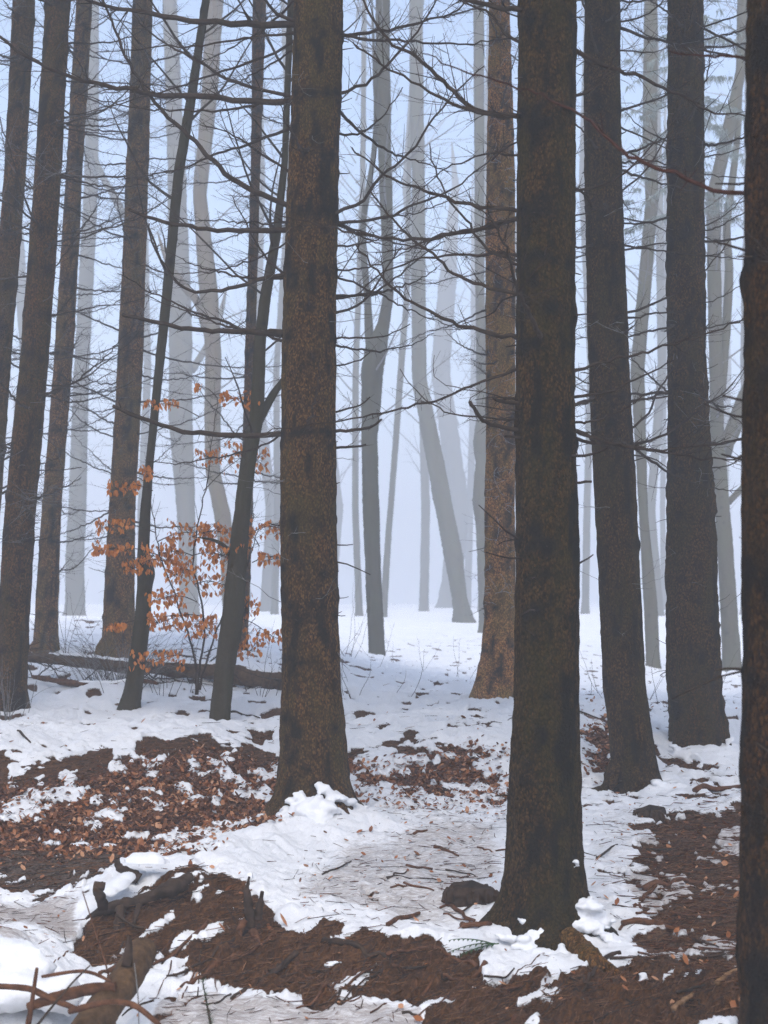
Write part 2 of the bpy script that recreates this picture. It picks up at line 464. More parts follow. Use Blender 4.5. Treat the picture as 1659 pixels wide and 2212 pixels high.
A_SNOW = [(1040,2085),(1150,2060),(1290,2080),(1310,2105),(1200,2120),(1120,2115),(1050,2120)]
B_CONE = (675, 1790)
B_XY = P(672, 1740, 9.3)[:2]
A_XY = P(1168, 2010, 7.1)[:2]
C_XY = P(1372, 1710, 10.8)[:2]
D_XY = P(1508, 1620, 12.0)[:2]

def ground(X, Y):
    X = np.asarray(X, float); Y = np.asarray(Y, float)
    z = base_z(X, Y)
    r = np.hypot(X, Y)
    near = sstep(60, 25, r)
    # snow drifted against the feet of the trees
    db = np.hypot(X - B_XY[0] - 0.10, (Y - B_XY[1] + 0.10))
    z = z + 0.13 * np.exp(-(db / 0.36) ** 2)
    z = z + 0.05 * np.exp(-(np.hypot(X - A_XY[0], Y - A_XY[1]) / 0.4) ** 2)
    z = z + 0.06 * np.exp(-(np.hypot(X - C_XY[0] - 0.2, Y - C_XY[1] + .1) / 0.35) ** 2)
    z = z + 0.07 * np.exp(-(np.hypot(X - D_XY[0], Y - D_XY[1] + .1) / 0.4) ** 2)
    u, v = proj(X, Y, z)
    wu = (fbm2(X * 2.2, Y * 2.2, 3, 40) - 0.5); wv = (fbm2(X * 2.2 + 31, Y * 2.2, 3, 41) - 0.5)
    u2 = u + wu * 90; v2 = v + wv * 70
    def pm(pl, soft=26): return poly_mask(u2, v2, pl, soft)
    cov = np.ones_like(z); leafy = np.zeros_like(z); path = np.zeros_like(z); dirt = np.zeros_like(z)
    def setc(mask, val):
        nonlocal cov
        cov = cov * (1 - mask) + val * mask
    front = Y > 0.6
    m = pm(BANK_L); setc(m, 0.42)
    m = pm(LEAF_L); setc(m * 0.75, 0.36); leafy = np.maximum(leafy, m)
    m = pm(PATH_L); setc(m, 0.12); path = np.maximum(path, m); leafy = leafy * (1 - 0.75 * m)
    m = pm(TRAMP_L); setc(m, 0.85); dirt = np.maximum(dirt, m * 0.95)
    m = pm(BANK_R); setc(m, 0.66)
    m = pm(LEAF_R); setc(m, 0.64); leafy = np.maximum(leafy, m)
    m = pm(BANK_C); setc(m, 0.58); leafy = np.maximum(leafy, m * 0.6)
    m = pm(TRAMP_M, 60); setc(m, 0.90); dirt = np.maximum(dirt, m * 0.85)
    m = pm(TRAMP_R, 50); setc(m, 0.80); dirt = np.maximum(dirt, m * 0.7)
    m = pm(PATH_R, 40); setc(m, 0.36); dirt = np.maximum(dirt, m * 0.9); path = np.maximum(path, 0.3 * m)
    m = pm(FRONT, 14); setc(m, 0.24); front_m = m
    m = pm(SNOWF, 12); setc(m, 0.66); dirt = np.maximum(dirt, m * 0.9); front_m = front_m * (1 - m)
    m = pm(A_SNOW, 10); setc(m, 1.0); dirt = dirt * (1 - 0.8 * m)
    # noise that decides where snow has held
    n = 0.62 * fbm2(X * 3.2, Y * 3.2, 4, 3, 0.55) + 0.38 * fbm2(X * 13, Y * 13, 3, 9, 0.6)
    al, ac = X * 0.58 + Y * 0.81, X * 0.81 - Y * 0.58            # along and across the eroded edge
    nf = fbm2(al * 2.6, ac * 9.0, 4, 57, 0.6)
    n = n * (1 - 0.7 * front_m) + nf * 0.7 * front_m
    n = np.clip((n - 0.5) * 2.6 + 0.5, 0, 1)
    snow = sstep(-0.10, 0.10, cov * 1.15 - 0.06 - n)
    snow = np.where(cov > 0.97, 1.0, snow)
    # small bare specks on the plateau
    sp = fbm2(X * 5, Y * 5, 3, 77); speck = sstep(0.63, 0.69, sp) * near
    snow = snow * (1 - 0.9 * speck * (Y > 10))
    lump = fbm2(X * 6.5, Y * 6.5, 4, 21, 0.55)
    z = z + near * (0.10 * (fbm2(X * 1.3, Y * 1.3, 3, 12) - 0.5))
    bare = 1 - snow
    # rough soil and roots under the snow
    ridged = 1 - np.abs(2 * fbm2(al * 2.2, ac * 10, 4, 55, 0.6) - 1)
    z = z + near * bare * (0.085 * (fbm2(X * 9, Y * 9, 4, 31, 0.6) - 0.5) + 0.16 * front_m * (fbm2(X * 5.5, Y * 5.5, 4, 35, 0.6) - 0.5) + 0.11 * front_m * (ridged - 0.6))
    z = z + near * snow * (0.030 + 0.10 * (lump - 0.45) * (1 - 0.35 * dirt))
    z = z + near * 0.16 * sstep(11, 14, Y) * (fbm2(X * 2.1, Y * 2.1, 4, 91, 0.55) - 0.5)
    z = z + near * snow * 0.02 * (fbm2(X * 22, Y * 22, 3, 62) - 0.5)
    return z, snow, leafy, path, dirt

# sheet: fine where the photograph looks, coarse around, out to the horizon
ang_f = np.linspace(-0.33, 0.33, 570)
ang_c = np.concatenate([np.linspace(-math.pi, -0.36, 36), ang_f, np.linspace(0.36, math.pi, 36)])
rad_f = np.concatenate([np.linspace(0.4, 5.2, 30)[:-1], np.arange(5.2, 12.6, 0.0165), 12.6 * np.exp(np.linspace(0, math.log(60 / 12.6), 170))[1:], np.geomspace(60, 560, 30)[1:]])
AA, RR = np.meshgrid(ang_c, rad_f)
GX, GY = RR * np.sin(AA), RR * np.cos(AA)
GZ, g_snow, g_leaf, g_path, g_dirt = ground(GX, GY)
nr, nc = GX.shape
ii, jj = np.meshgrid(np.arange(nr - 1), np.arange(nc - 1), indexing='ij')
q = (ii * nc + jj).ravel()
F = np.stack([q, q + 1, q + nc + 1, q + nc], -1)
Vg = np.stack([GX, GY, GZ], -1).reshape(-1, 3)
# close the centre and the seam behind the camera
Fs = []
seam = np.arange(nr - 1) * nc
F = np.concatenate([F, np.stack([seam + nc - 1, seam, seam + nc, seam + nc + nc - 1], -1)])
centre = len(Vg)
Vg = np.concatenate([Vg, [[0, 0, float(GZ[0].mean())]]])
jc = np.arange(nc); Ft = np.stack([jc, np.full(nc, centre), (jc + 1) % nc], -1)
gm = mesh_from('ground', Vg, F[:, ::-1], Ft)
for nm, a in (('snow', g_snow), ('leafy', g_leaf), ('path', g_path), ('dirt', g_dirt)):
    set_attr(gm, nm, np.concatenate([a.ravel(), [0.0]]))
go = obj('ground', gm, M['ground'])
tag(go, 'snowy forest floor with bare brown soil banks and trodden path', kind='structure')

# quick lookups on the finished sheet
def gz(x, y):
    """height of the finished sheet (bilinear)"""
    a = math.atan2(x, y); r = math.hypot(x, y)
    j = min(max(int(np.searchsorted(ang_c, a)) - 1, 0), nc - 2); i = min(max(int(np.searchsorted(rad_f, r)) - 1, 0), nr - 2)
    s = (a - ang_c[j]) / (ang_c[j + 1] - ang_c[j]); t = (r - rad_f[i]) / (rad_f[i + 1] - rad_f[i])
    s = min(max(s, 0), 1); t = min(max(t, 0), 1)
    return float((GZ[i, j] * (1 - s) + GZ[i, j + 1] * s) * (1 - t) + (GZ[i + 1, j] * (1 - s) + GZ[i + 1, j + 1] * s) * t)
SMP = np.concatenate([np.arange(4.5, 14, 0.02), np.geomspace(14, 80, 300)])
def hit(u, v):
    """where the line of sight through (u, v) meets the ground"""
    last = None
    for Y in SMP[::6]:
        p = P(u, v, Y)
        if p[2] < gz(p[0], p[1]):
            lo, hi = (last or 4.0), Y
            for _ in range(14):
                mid = 0.5 * (lo + hi); p = P(u, v, mid)
                if p[2] < gz(p[0], p[1]): hi = mid
                else: lo = mid
            return P(u, v, hi)
        last = Y
    return P(u, v, 60)

# ------------------------------------------------------------------ trees
def rv(a, b): return random.uniform(a, b)
def unit(v):
    v = np.asarray(v, float); return v / (np.linalg.norm(v) + 1e-12)

def curve_pts(start, d, L, n, bend=0.0, wob=0.12, lift=0.0):
    """a wandering polyline: bend turns it up (+) or down (-) along its length"""
    p = np.array(start, float); d = unit(d); out = [p.copy()]
    for i in range(n):
        d = unit(d + np.array([rv(-wob, wob), rv(-wob, wob), rv(-wob, wob) + bend / n + lift * (i / n) / n]))
        p = p + d * (L / n); out.append(p.copy())
    return np.array(out)

def resample(pts, n):
    pts = np.asarray(pts, float)
    s = np.concatenate([[0], np.cumsum(np.linalg.norm(np.diff(pts, axis=0), axis=1))]); s /= s[-1]
    # smooth (Catmull-Rom) interpolation
    t = np.linspace(0, 1, n); out = []
    for x in t:
        i = min(max(int(np.searchsorted(s, x)) - 1, 0), len(pts) - 2)
        f = (x - s[i]) / (s[i + 1] - s[i] + 1e-9)
        p0, p1, p2, p3 = pts[max(i - 1, 0)], pts[i], pts[i + 1], pts[min(i + 2, len(pts) - 1)]
        out.append(0.5 * ((2 * p1) + (-p0 + p2) * f + (2 * p0 - 5 * p1 + 4 * p2 - p3) * f * f + (-p0 + 3 * p1 - 3 * p2 + p3) * f ** 3))
    return np.array(out)

def add_twigs(mb, pts, r0, dens, tl, lvl=1, start=0.15, rmin=0.0012, up=0.25):
    """side twigs along a branch polyline"""
    seg = np.linalg.norm(np.diff(pts, axis=0), axis=1); L = seg.sum()
    n = int(L * dens * rv(0.7, 1.3))
    cum = np.concatenate([[0], np.cumsum(seg)]) / L
    side = 1
    for _ in range(n):
        t = rv(start, 1.0); i = min(int(np.searchsorted(cum, t)) - 1, len(seg) - 1); i = max(i, 0)
        f = (t - cum[i]) / (cum[i + 1] - cum[i] + 1e-9)
        p = pts[i] * (1 - f) + pts[i + 1] * f
        T = unit(pts[i + 1] - pts[i]); S = unit(np.cross(T, (rv(-.5, .5), rv(-.5, .5), 1))); side = -side
        d = T * rv(0.2, 0.9) + S * side * rv(0.4, 1.0) + np.array([0, 0, rv(-0.35, up + 0.3)])
        l = tl * rv(0.25, 1.0) * (1 - 0.45 * t)
        q = curve_pts(p, d, l, 4, rv(-0.2, 0.3), 0.075)
        r = max(r0 * 0.32, rmin) * rv(0.7, 1.1)
        mb.tube(q, np.linspace(r, max(r * 0.35, 0.0007), 5), 3)
        if lvl > 1 and l > 0.12:
            add_twigs(mb, q, r, 9, l * 0.55, lvl - 1, 0.25, rmin * 0.8)

def branch_mesh(pts, r0, r1, twig_d=7, tl=0.35, lvl=2, broken=False):
    mb = MB()
    n = max(10, len(pts) * 4)
    q = resample(pts, n)
    L = np.linalg.norm(np.diff(q, axis=0), axis=1).sum()
    kink = np.cumsum(R.randn(n, 3) * 0.0038, 0); kink -= np.linspace(0, 1, n)[:, None] * kink[-1]; kink[0] = 0
    q = q + kink * min(1.0, L) + np.vstack([[0, 0, 0], (R.rand(n - 1, 3) - 0.5) * min(0.016, L * 0.016)])
    rad = np.linspace(r0, r1, n) * (1 + 0.12 * (R.rand(n) - 0.5)); rad[0] *= 1.6; rad[1] *= 1.15
    mb.tube(q, rad, 7, cap=True)
    # knobbly buds and stubs along the branch
    for _ in range(int(L * 34)):
        i = random.randrange(1, n - 1)
        d = unit((rv(-1, 1), rv(-1, 1), rv(-1, 1)))
        mb.tube([q[i], q[i] + d * (rad[i] + (rv(0.004, 0.02) if random.random() < .5 else rv(0.02, 0.09)))], [min(rad[i] * 0.4, .003), 0.0008], 3)
    tm = None
    if twig_d:
        tb = MB(); add_twigs(tb, q, r0 * 0.8, twig_d, tl, lvl)
        if tb.n: tm = tb.mesh('twigs')
    return mb.mesh('branch'), q, tm

def add_branch(pts, r0, r1, root, mat='twig', twig_mat=None, name='branch', **kw):
    me, q, tm = branch_mesh(pts, r0, r1, **kw)
    b = obj(name, me, M[mat], root)
    if tm is not None: tag(obj('twigs', tm, M[twig_mat or mat], b), None, kind='stuff')
    return b, q

def lumpy_tube(pts, rad, sides, amp, seed, cap=True, name='log', n=None):
    pts = resample(pts, n or len(pts) * 8); m = len(pts)
    rad = np.interp(np.linspace(0, 1, m), np.linspace(0, 1, len(rad)), rad)
    mb = MB(); mb.tube(pts, rad, sides, cap=cap)
    V = mb.V[0]; k = m * sides
    ph = np.tile(np.arange(sides), m); ax = np.repeat(np.arange(m), sides)
    nz = vnoise(V[:k, 0] * 9, V[:k, 1] * 9, V[:k, 2] * 9, seed) - 0.5 + 0.6 * (vnoise(V[:k, 0] * 30, V[:k, 1] * 30, V[:k, 2] * 30, seed + 1) - 0.5) + 0.45 * (vnoise(V[:k, 0] * 85, V[:k, 1] * 85, V[:k, 2] * 85, seed + 2) - 0.5)
    c = pts[ax]; V[:k] = c + (V[:k] - c) * (1 + amp * nz)[:, None]
    me = mb.mesh(name); set_attr(me, 'dark', np.zeros(len(me.vertices)))
    return me

def trunk_axis(prof, Y, top=None, dY=0.0):
    """prof: rows (v, u_left, u_right) from the foot upwards; returns points and radii from below ground to the top"""
    C, Rd = [], []
    for (v, a, b) in prof:
        p = P((a + b) / 2, v, Y); q = P(b, v, Y)
        C.append(p); Rd.append(q[0] - p[0])
    C = np.array(C); Rd = np.array(Rd)
    return C, Rd

def trunk(name, prof, Y, mat, parent, segs=32, dz=0.04, top=20.0, flare=0.35, lobes=5, knots=1.0, whorls=None, seed=0, color=(1, 1, 1), rough=1.0, fz=0.16, twist=0.0):
    C, Rd = trunk_axis(prof, Y)
    o = np.argsort(C[:, 2]); C, Rd = C[o], Rd[o]
    # carry on above what the photo shows, tapering to the tip
    zt = C[-1, 2]
    if top > zt + 0.5:
        d = C[-1] - C[max(len(C) - 3, 0)]; sl = np.clip(d[:2] / max(d[2], 0.2), -0.06, 0.06)
        for k in range(1, 9):
            f = k / 8.0; z = zt + (top - zt) * f
            C = np.vstack([C, [C[-1, 0] + sl[0] * (top - zt) / 8 * (1 - f), C[-1, 1], z]]); Rd = np.append(Rd, Rd[len(Rd) - k] * (1 - f) ** 0.8 + 0.008)
    zg = gz(C[0, 0], Y)
    z0 = min(zg - 0.25, C[0, 2] - 0.1)
    vis = min(top, zt + 0.3)
    zz = np.concatenate([np.arange(z0, vis, dz), np.linspace(vis, top, 24)[0 if top > vis else 24:]])
    zz = np.unique(zz)
    # smooth the outline between the rows
    def cr(y):
        out = np.interp(zz, C[:, 2], y)
        k = max(3, int(0.12 / dz) | 1); ker = np.hanning(k + 2)[1:-1]; ker /= ker.sum()
        pad = np.concatenate([np.full(k // 2, out[0]), out, np.full(k // 2, out[-1])])
        sm = np.convolve(pad, ker, 'valid')
        return sm
    cx, cy, rr = cr(C[:, 0]), cr(C[:, 1]), cr(Rd)
    rr = rr * np.clip((top - zz) / (0.3 * top), 0.01, 1) ** 0.7 if top < zt + 0.5 else rr
    ph = np.linspace(0, 2 * math.pi, segs, endpoint=False)
    Zm, Pm = np.meshgrid(zz, ph, indexing='ij')
    rm = np.repeat(rr[:, None], segs, 1)
    h = np.maximum(Zm - zg, -0.1)
    l0 = seed * 1.7
    lob = 0.5 + 0.5 * np.cos(lobes * Pm + l0 + 0.8 * np.sin(Pm + l0))
    rm = rm * (1 + flare * np.exp(-h / fz) * (0.35 + 0.9 * lob))
    wob = vnoise(np.cos(Pm) * 1.2 + seed * 9.1, np.sin(Pm) * 1.2, Zm * 1.6, seed) - 0.5
    fin = vnoise(np.cos(Pm) * 5 + seed * 3.3, np.sin(Pm) * 5, Zm * 9, seed + 3) - 0.5
    fin2 = vnoise(np.cos(Pm) * 12, np.sin(Pm) * 12, Zm * 22, seed + 7) - 0.5
    rm = rm * (1 + rough * (0.09 * wob + 0.06 * fin + 0.06 * fin2))
    dark = np.zeros_like(rm)
    rs = np.random.RandomState(seed + 100)
    kl = []
    if knots > 0:
        if whorls is None:
            whorls = []; z = zg + 0.5
            while z < vis: whorls.append(z); z += rs.uniform(0.32, 0.55)
        for w in whorls:
            for k in range(rs.randint(4, 7)): kl.append((w + rs.normal(0, 0.025), rs.uniform(0, 2 * math.pi), rs.uniform(0.026, 0.046), 1.0))
            band = np.exp(-((Zm - w + 0.02 * np.sin(3 * Pm + w * 5)) / 0.045) ** 2)
            dark = np.maximum(dark, band * rs.uniform(0.3, 0.9) * sstep(0.45, 0.75, vnoise(np.cos(Pm) * 2.5, np.sin(Pm) * 2.5, Zm * 9, seed + 11)))
        for k in range(int(knots * 11 * (vis - zg))):
            kl.append((rs.uniform(zg + 0.2, vis), rs.uniform(0, 2 * math.pi), rs.uniform(0.018, 0.036), rs.uniform(0.6, 1.0)))
        for (kz, kp, ks, ka) in kl:
            sel = np.abs(zz - kz) < ks * 3.2
            if not sel.any(): continue
            dp = (Pm[sel] - kp + math.pi) % (2 * math.pi) - math.pi
            g = np.exp(-((dp * rm[sel] / (ks * 1.15)) ** 2 + ((Zm[sel] - kz) / ks) ** 2))
            dark[sel] = np.maximum(dark[sel], g * ka)
            rm[sel] = rm[sel] + g * ks * 0.22
    # algae-dark stains running down
    st = 0.6 * vnoise(np.cos(Pm) * 2.4 + 4, np.sin(Pm) * 2.4, Zm * 4.0, seed + 21) + 0.4 * vnoise(np.cos(Pm) * 6 + 4, np.sin(Pm) * 6, Zm * 12, seed + 22)
    if knots > 0.5: dark = np.maximum(dark, 0.8 * sstep(0.56, 0.74, st))
    V = np.stack([cx[:, None] + rm * np.cos(Pm), cy[:, None] + rm * np.sin(Pm), Zm], -1)
    n = len(zz)
    i = np.arange(n - 1)[:, None] * segs; j = np.arange(segs)[None]; k = (j + 1) % segs
    Fq = np.stack([i + j, i + k, i + segs + k, i + segs + j], -1).reshape(-1, 4)
    me = mesh_from(name, V, Fq)
    set_attr(me, 'dark', np.clip(dark, 0, 1))
    t = obj(name, me, mat, parent)
    t.color = (*color, 1)
    def at(z, phi, out=0.0):
        x = np.interp(z, zz, cx); y = np.interp(z, zz, cy); r = np.interp(z, zz, rr) + out
        return np.array([x + r * math.cos(phi), y + r * math.sin(phi), z])
    return t, at, zg, whorls if whorls else [], kl, (zz, cx, cy, rr)

# needle crowns above the frame, shared by the spruces
def crown_mesh(seed, z0, z1, rmax):
    rs = np.random.RandomState(seed); V, F = [], []
    z = z0; n = 0
    while z < z1:
        f = (z - z0) / (z1 - z0); rad = rmax * (1 - f) ** 0.8 * (0.55 + 0.45 * min(1, f * 6)) + 0.15
        for k in range(7):
            a = rs.uniform(0, 2 * math.pi); L = rad * rs.uniform(0.6, 1.1)
            m = max(4, int(L / 0.16))
            for t in range(m):
                s = (t + rs.rand()) / m; c = np.array([math.cos(a) * L * s, math.sin(a) * L * s, z - 0.35 * L * s + 0.2 * L * s * s])
                w = 0.10 + 0.14 * (1 - s)
                T = np.array([math.cos(a), math.sin(a), -0.3]); S = np.array([-math.sin(a), math.cos(a), rs.normal(0, 0.3)])
                for sd in (-1, 1):
                    tip = c + T * 0.20 + S * sd * w * 2.2 + np.array([0, 0, -rs.uniform(0.02, 0.18)])
                    V += [c - T * 0.04, c + T * 0.13, tip]; F.append((n, n + 1, n + 2)); n += 3
        z += 0.24
    return mesh_from('crown', np.array(V), None, F, False)

SPRUCES = []
def spruce(label, prof, Y, seed, color=(1, 1, 1), segs=32, dz=0.04, top=19.0, flare=0.4, knots=1.0, fixed=(), auto=14, auto_len=(0.5, 1.5), auto_z=(1.2, None), twig=7, tl=0.4, lvl=2, frosted=0, whorls_v=None, stubs=40, mat='spruce', group=None, crown=True, bias=None, fz=0.16, frost_mat='frost', lobes=5, rb=0.011, rimed=0.0, toes=1, rough=1.0):
    root = thing('spruce_tree', label, 'tree', group)
    wh = None
    if whorls_v: wh = [P(829, v, Y)[2] for v in whorls_v]
    random.seed(seed * 31 + 7)
    t, at, zg, wl, kl, ax = trunk('trunk', prof, Y, M[mat], root, segs, dz, top, flare, lobes, knots, wh, seed, color, fz=fz, rough=rough)
    vis_top = 1.65 + Y * 0.46 + 0.4
    for (pts, r0, r1, d1, kw) in fixed:
        n = len(pts); pl = []
        for i, (u, v) in enumerate(pts):
            f = i / (n - 1); pl.append(P(u, v, Y + d1 * f))
        # root the branch inside the stem
        zz, cx, cy, rr = ax
        c0 = np.array([np.interp(pl[0][2], zz, cx), np.interp(pl[0][2], zz, cy), pl[0][2]])
        pl[0] = c0 + unit(pl[1] - c0) * 0.3 * np.interp(pl[0][2], zz, rr)
        kw = dict(kw); bm = kw.pop('mat', 'twig')
        add_branch(pl, r0, r1, root, bm, **kw)
    zhi = auto_z[1] or vis_top
    for k in range(auto):
        z = random.choice(wl) if wl and random.random() < 0.7 else rv(zg + auto_z[0], zhi)
        z += rv(-0.03, 0.03)
        if z < zg + auto_z[0] or z > zhi: z = rv(zg + auto_z[0], zhi)
        a = rv(0, 2 * math.pi)
        if bias and random.random() < 0.75: a = random.choice(bias) + rv(-0.6, 0.6)
        L = rv(*auto_len) * (0.6 + 0.4 * min(1, (z - zg) / 3))
        p0 = at(z, a, -0.02); d = np.array([math.cos(a), math.sin(a), rv(-0.55, 0.25)])
        pts = curve_pts(p0, d, L, 6, rv(0.1, 0.8), 0.07)
        add_branch(pts, rb * rv(0.6, 1.2), 0.0025, root, 'twig', 'greytwig' if random.random() < rimed else 'twig', twig_d=twig, tl=tl, lvl=lvl)
    # short dead stubs on the old whorls
    if stubs:
        mb = MB()
        for k in range(stubs):
            kz, kp, ks, ka = random.choice(kl)
            if kz > vis_top: continue
            p0 = at(kz, kp, -0.01); d = np.array([math.cos(kp), math.sin(kp), rv(-0.3, 0.4)])
            l = rv(0.02, 0.12) if random.random() < 0.7 else rv(0.1, 0.3)
            q = curve_pts(p0, d, l, 3, rv(-0.2, 0.5), 0.2); r = rv(0.002, 0.006)
            mb.tube(q, np.linspace(r, r * 0.5, 4), 4, cap=True)
        if mb.n: tag(mb.build('branch_stubs', M['twig'], root), None, kind='stuff')
    if frosted:
        mb = MB()
        for k in range(frosted):
            a = -math.pi / 2 + rv(-1.5, 1.5); z = rv(zg + 0.9, vis_top)
            p0 = at(z, a, 0.0); d = np.array([math.cos(a) + rv(-.8, .8), math.sin(a), rv(-0.6, 0.4)])
            q = curve_pts(p0, d, rv(0.12, 0.45), 5, rv(-0.8, 0.8), 0.35); r = rv(0.0016, 0.0032)
            mb.tube(q, np.linspace(r, r * 0.4, 6), 3)
            if random.random() < 0.7: add_twigs(mb, q, r * 2, 10, 0.15, 1)
        tag(mb.build('frosted_twigs', M[frost_mat], root), None, kind='stuff')
    for k in range(toes):
        zz, cx, cy, rr = ax
        a = -math.pi / 2 + (-1.1, 1.15, -0.2)[k] + rv(-.25, .25); r = np.interp(zg + .15, zz, rr); x, y = np.interp(zg, zz, cx), np.interp(zg, zz, cy)
        tp = []
        for (dd, hh) in ((0.5, 0.20), (1.05, 0.085), (1.6, 0.03), (2.3, 0.005), (3.0, -0.03)):
            px, py = x + math.cos(a) * r * dd, y + math.sin(a) * r * dd; tp.append((px, py, gz(px, py) + hh * (r / 0.17))); a += rv(-.12, .12)
        me = lumpy_tube(np.array(tp), [r * .5, r * .42, r * .28, r * .18, r * .07], 10, .35, seed + k, name='root'); o = obj('root', me, M[mat], root); o.color = (*color, 1)
    if crown:
        z0 = max(vis_top + 1.2, 8.5)
        key = (round(z0 * 2) / 2, top)
        if key not in CROWNS: CROWNS[key] = crown_mesh(seed, key[0], top - 0.2, 2.3); CROWNS[key].materials.append(M['needles'])
        zz, cx, cy, rr = ax
        c = obj('crown', CROWNS[key], None, root); c.location = (cx[-1], cy[-1], 0); c.rotation_euler = (0, 0, seed * 1.3)
    C0 = (float(ax[1][0]), Y, zg)
    place_root(root, C0)
    SPRUCES.append((root, at, ax, zg))
    return root
CROWNS = {}
TW = dict(twig_d=15, tl=0.38, lvl=2)
TW0 = dict(twig_d=0)
TW1 = dict(twig_d=6, tl=0.20, lvl=1)
TW2 = dict(twig_d=20, tl=0.46, lvl=2)

# ---- the two big near stems
profB = [(0,636,741),(220,631,738),(370,624,731),(740,609,726),(1113,606,726),(1300,606,730),(1485,607,738),(1569,606,747),(1640,605,752),(1690,601,757),(1730,590,768),(1770,574,788)]
fixB = [
 ([(629,60),(436,48),(320,28),(220,10),(150,-25)], 0.0264, 0.0088, -0.5, TW),
 ([(629,220),(416,200),(320,195),(280,188),(190,173),(95,140),(30,105),(-30,60)], 0.0240, 0.0077, -0.9, TW),
 ([(641,466),(551,411),(491,371),(446,321),(381,256),(320,195),(280,135),(250,75),(215,-30)], 0.0204, 0.0066, -0.4, TW),
 ([(625,225),(525,188),(440,145),(375,110),(330,75),(295,40)], 0.0144, 0.0044, 0.5, TW2),
 ([(614,496),(501,496),(391,484),(320,468),(281,453)], 0.0204, 0.0099, -0.3, TW1),
 ([(614,571),(551,606),(466,629),(401,619),(366,586),(336,536),(320,481)], 0.0168, 0.0055, -0.4, TW1),
 ([(606,722),(526,716),(431,711),(351,699),(296,686),(266,679)], 0.0216, 0.0110, -0.5, TW1),
 ([(604,936),(481,938),(396,931),(321,908),(246,878)], 0.0204, 0.0121, -0.4, TW1),
 ([(628,60),(600,30),(570,-5)], 0.0168, 0.0077, -0.2, TW1),
 ([(742,80),(832,65),(917,48),(978,25),(1020,-15)], 0.0144, 0.0044, 0.3, TW2),
 ([(737,220),(792,180),(832,140),(900,70),(950,-10)], 0.0132, 0.0044, -0.3, TW),
 ([(731,275),(767,288),(802,273),(832,245),(870,190)], 0.0096, 0.0033, 0.4, TW),
 ([(727,476),(772,436),(832,371),(877,326),(977,201),(1047,140)], 0.0132, 0.0033, -0.5, TW),
 ([(732,486),(832,471),(892,446),(952,426),(1042,361),(1100,306)], 0.0120, 0.0033, 0.5, TW2),
 ([(722,697),(772,657),(832,581),(872,530)], 0.0108, 0.0033, 0.2, TW),
 ([(725,650),(790,640),(850,610),(905,560),(960,520)], 0.0096, 0.0033, 0.6, TW2),
 ([(728,732),(800,730),(850,718),(885,700)], 0.0084, 0.0033, -0.1, TW1),
 ([(728,930),(770,928),(805,920),(825,906)], 0.0132, 0.0077, -0.15, TW1),
 ([(728,968),(765,966),(790,960)], 0.0108, 0.0066, 0.1, TW1),
 ([(728,902),(765,880),(800,858)], 0.0084, 0.0044, 0.1, TW1),
 ([(728,800),(770,780),(800,757)], 0.0072, 0.0033, 0.1, TW1),
 ([(625,400),(560,330),(500,290),(430,270)], 0.0108, 0.0033, 0.5, TW2),
 ([(615,640),(580,560),(540,500),(500,420)], 0.0096, 0.0033, 0.6, TW2),
]
spruce('thick dark spruce left of centre with long bare branches and snow heaped at its foot', profB, 9.3, 3, segs=52, dz=0.026, flare=0.10, toes=0, fixed=fixB, auto=26, auto_len=(0.5, 1.7), auto_z=(2.4, None), bias=(0.3, 2.8), twig=13, whorls_v=(-60,80,215,340,470,590,735,935,1130,1240,1330,1420), stubs=70, knots=1.3, color=(1.02, 0.92, 0.78), fz=0.12, frosted=26, frost_mat='greytwig')

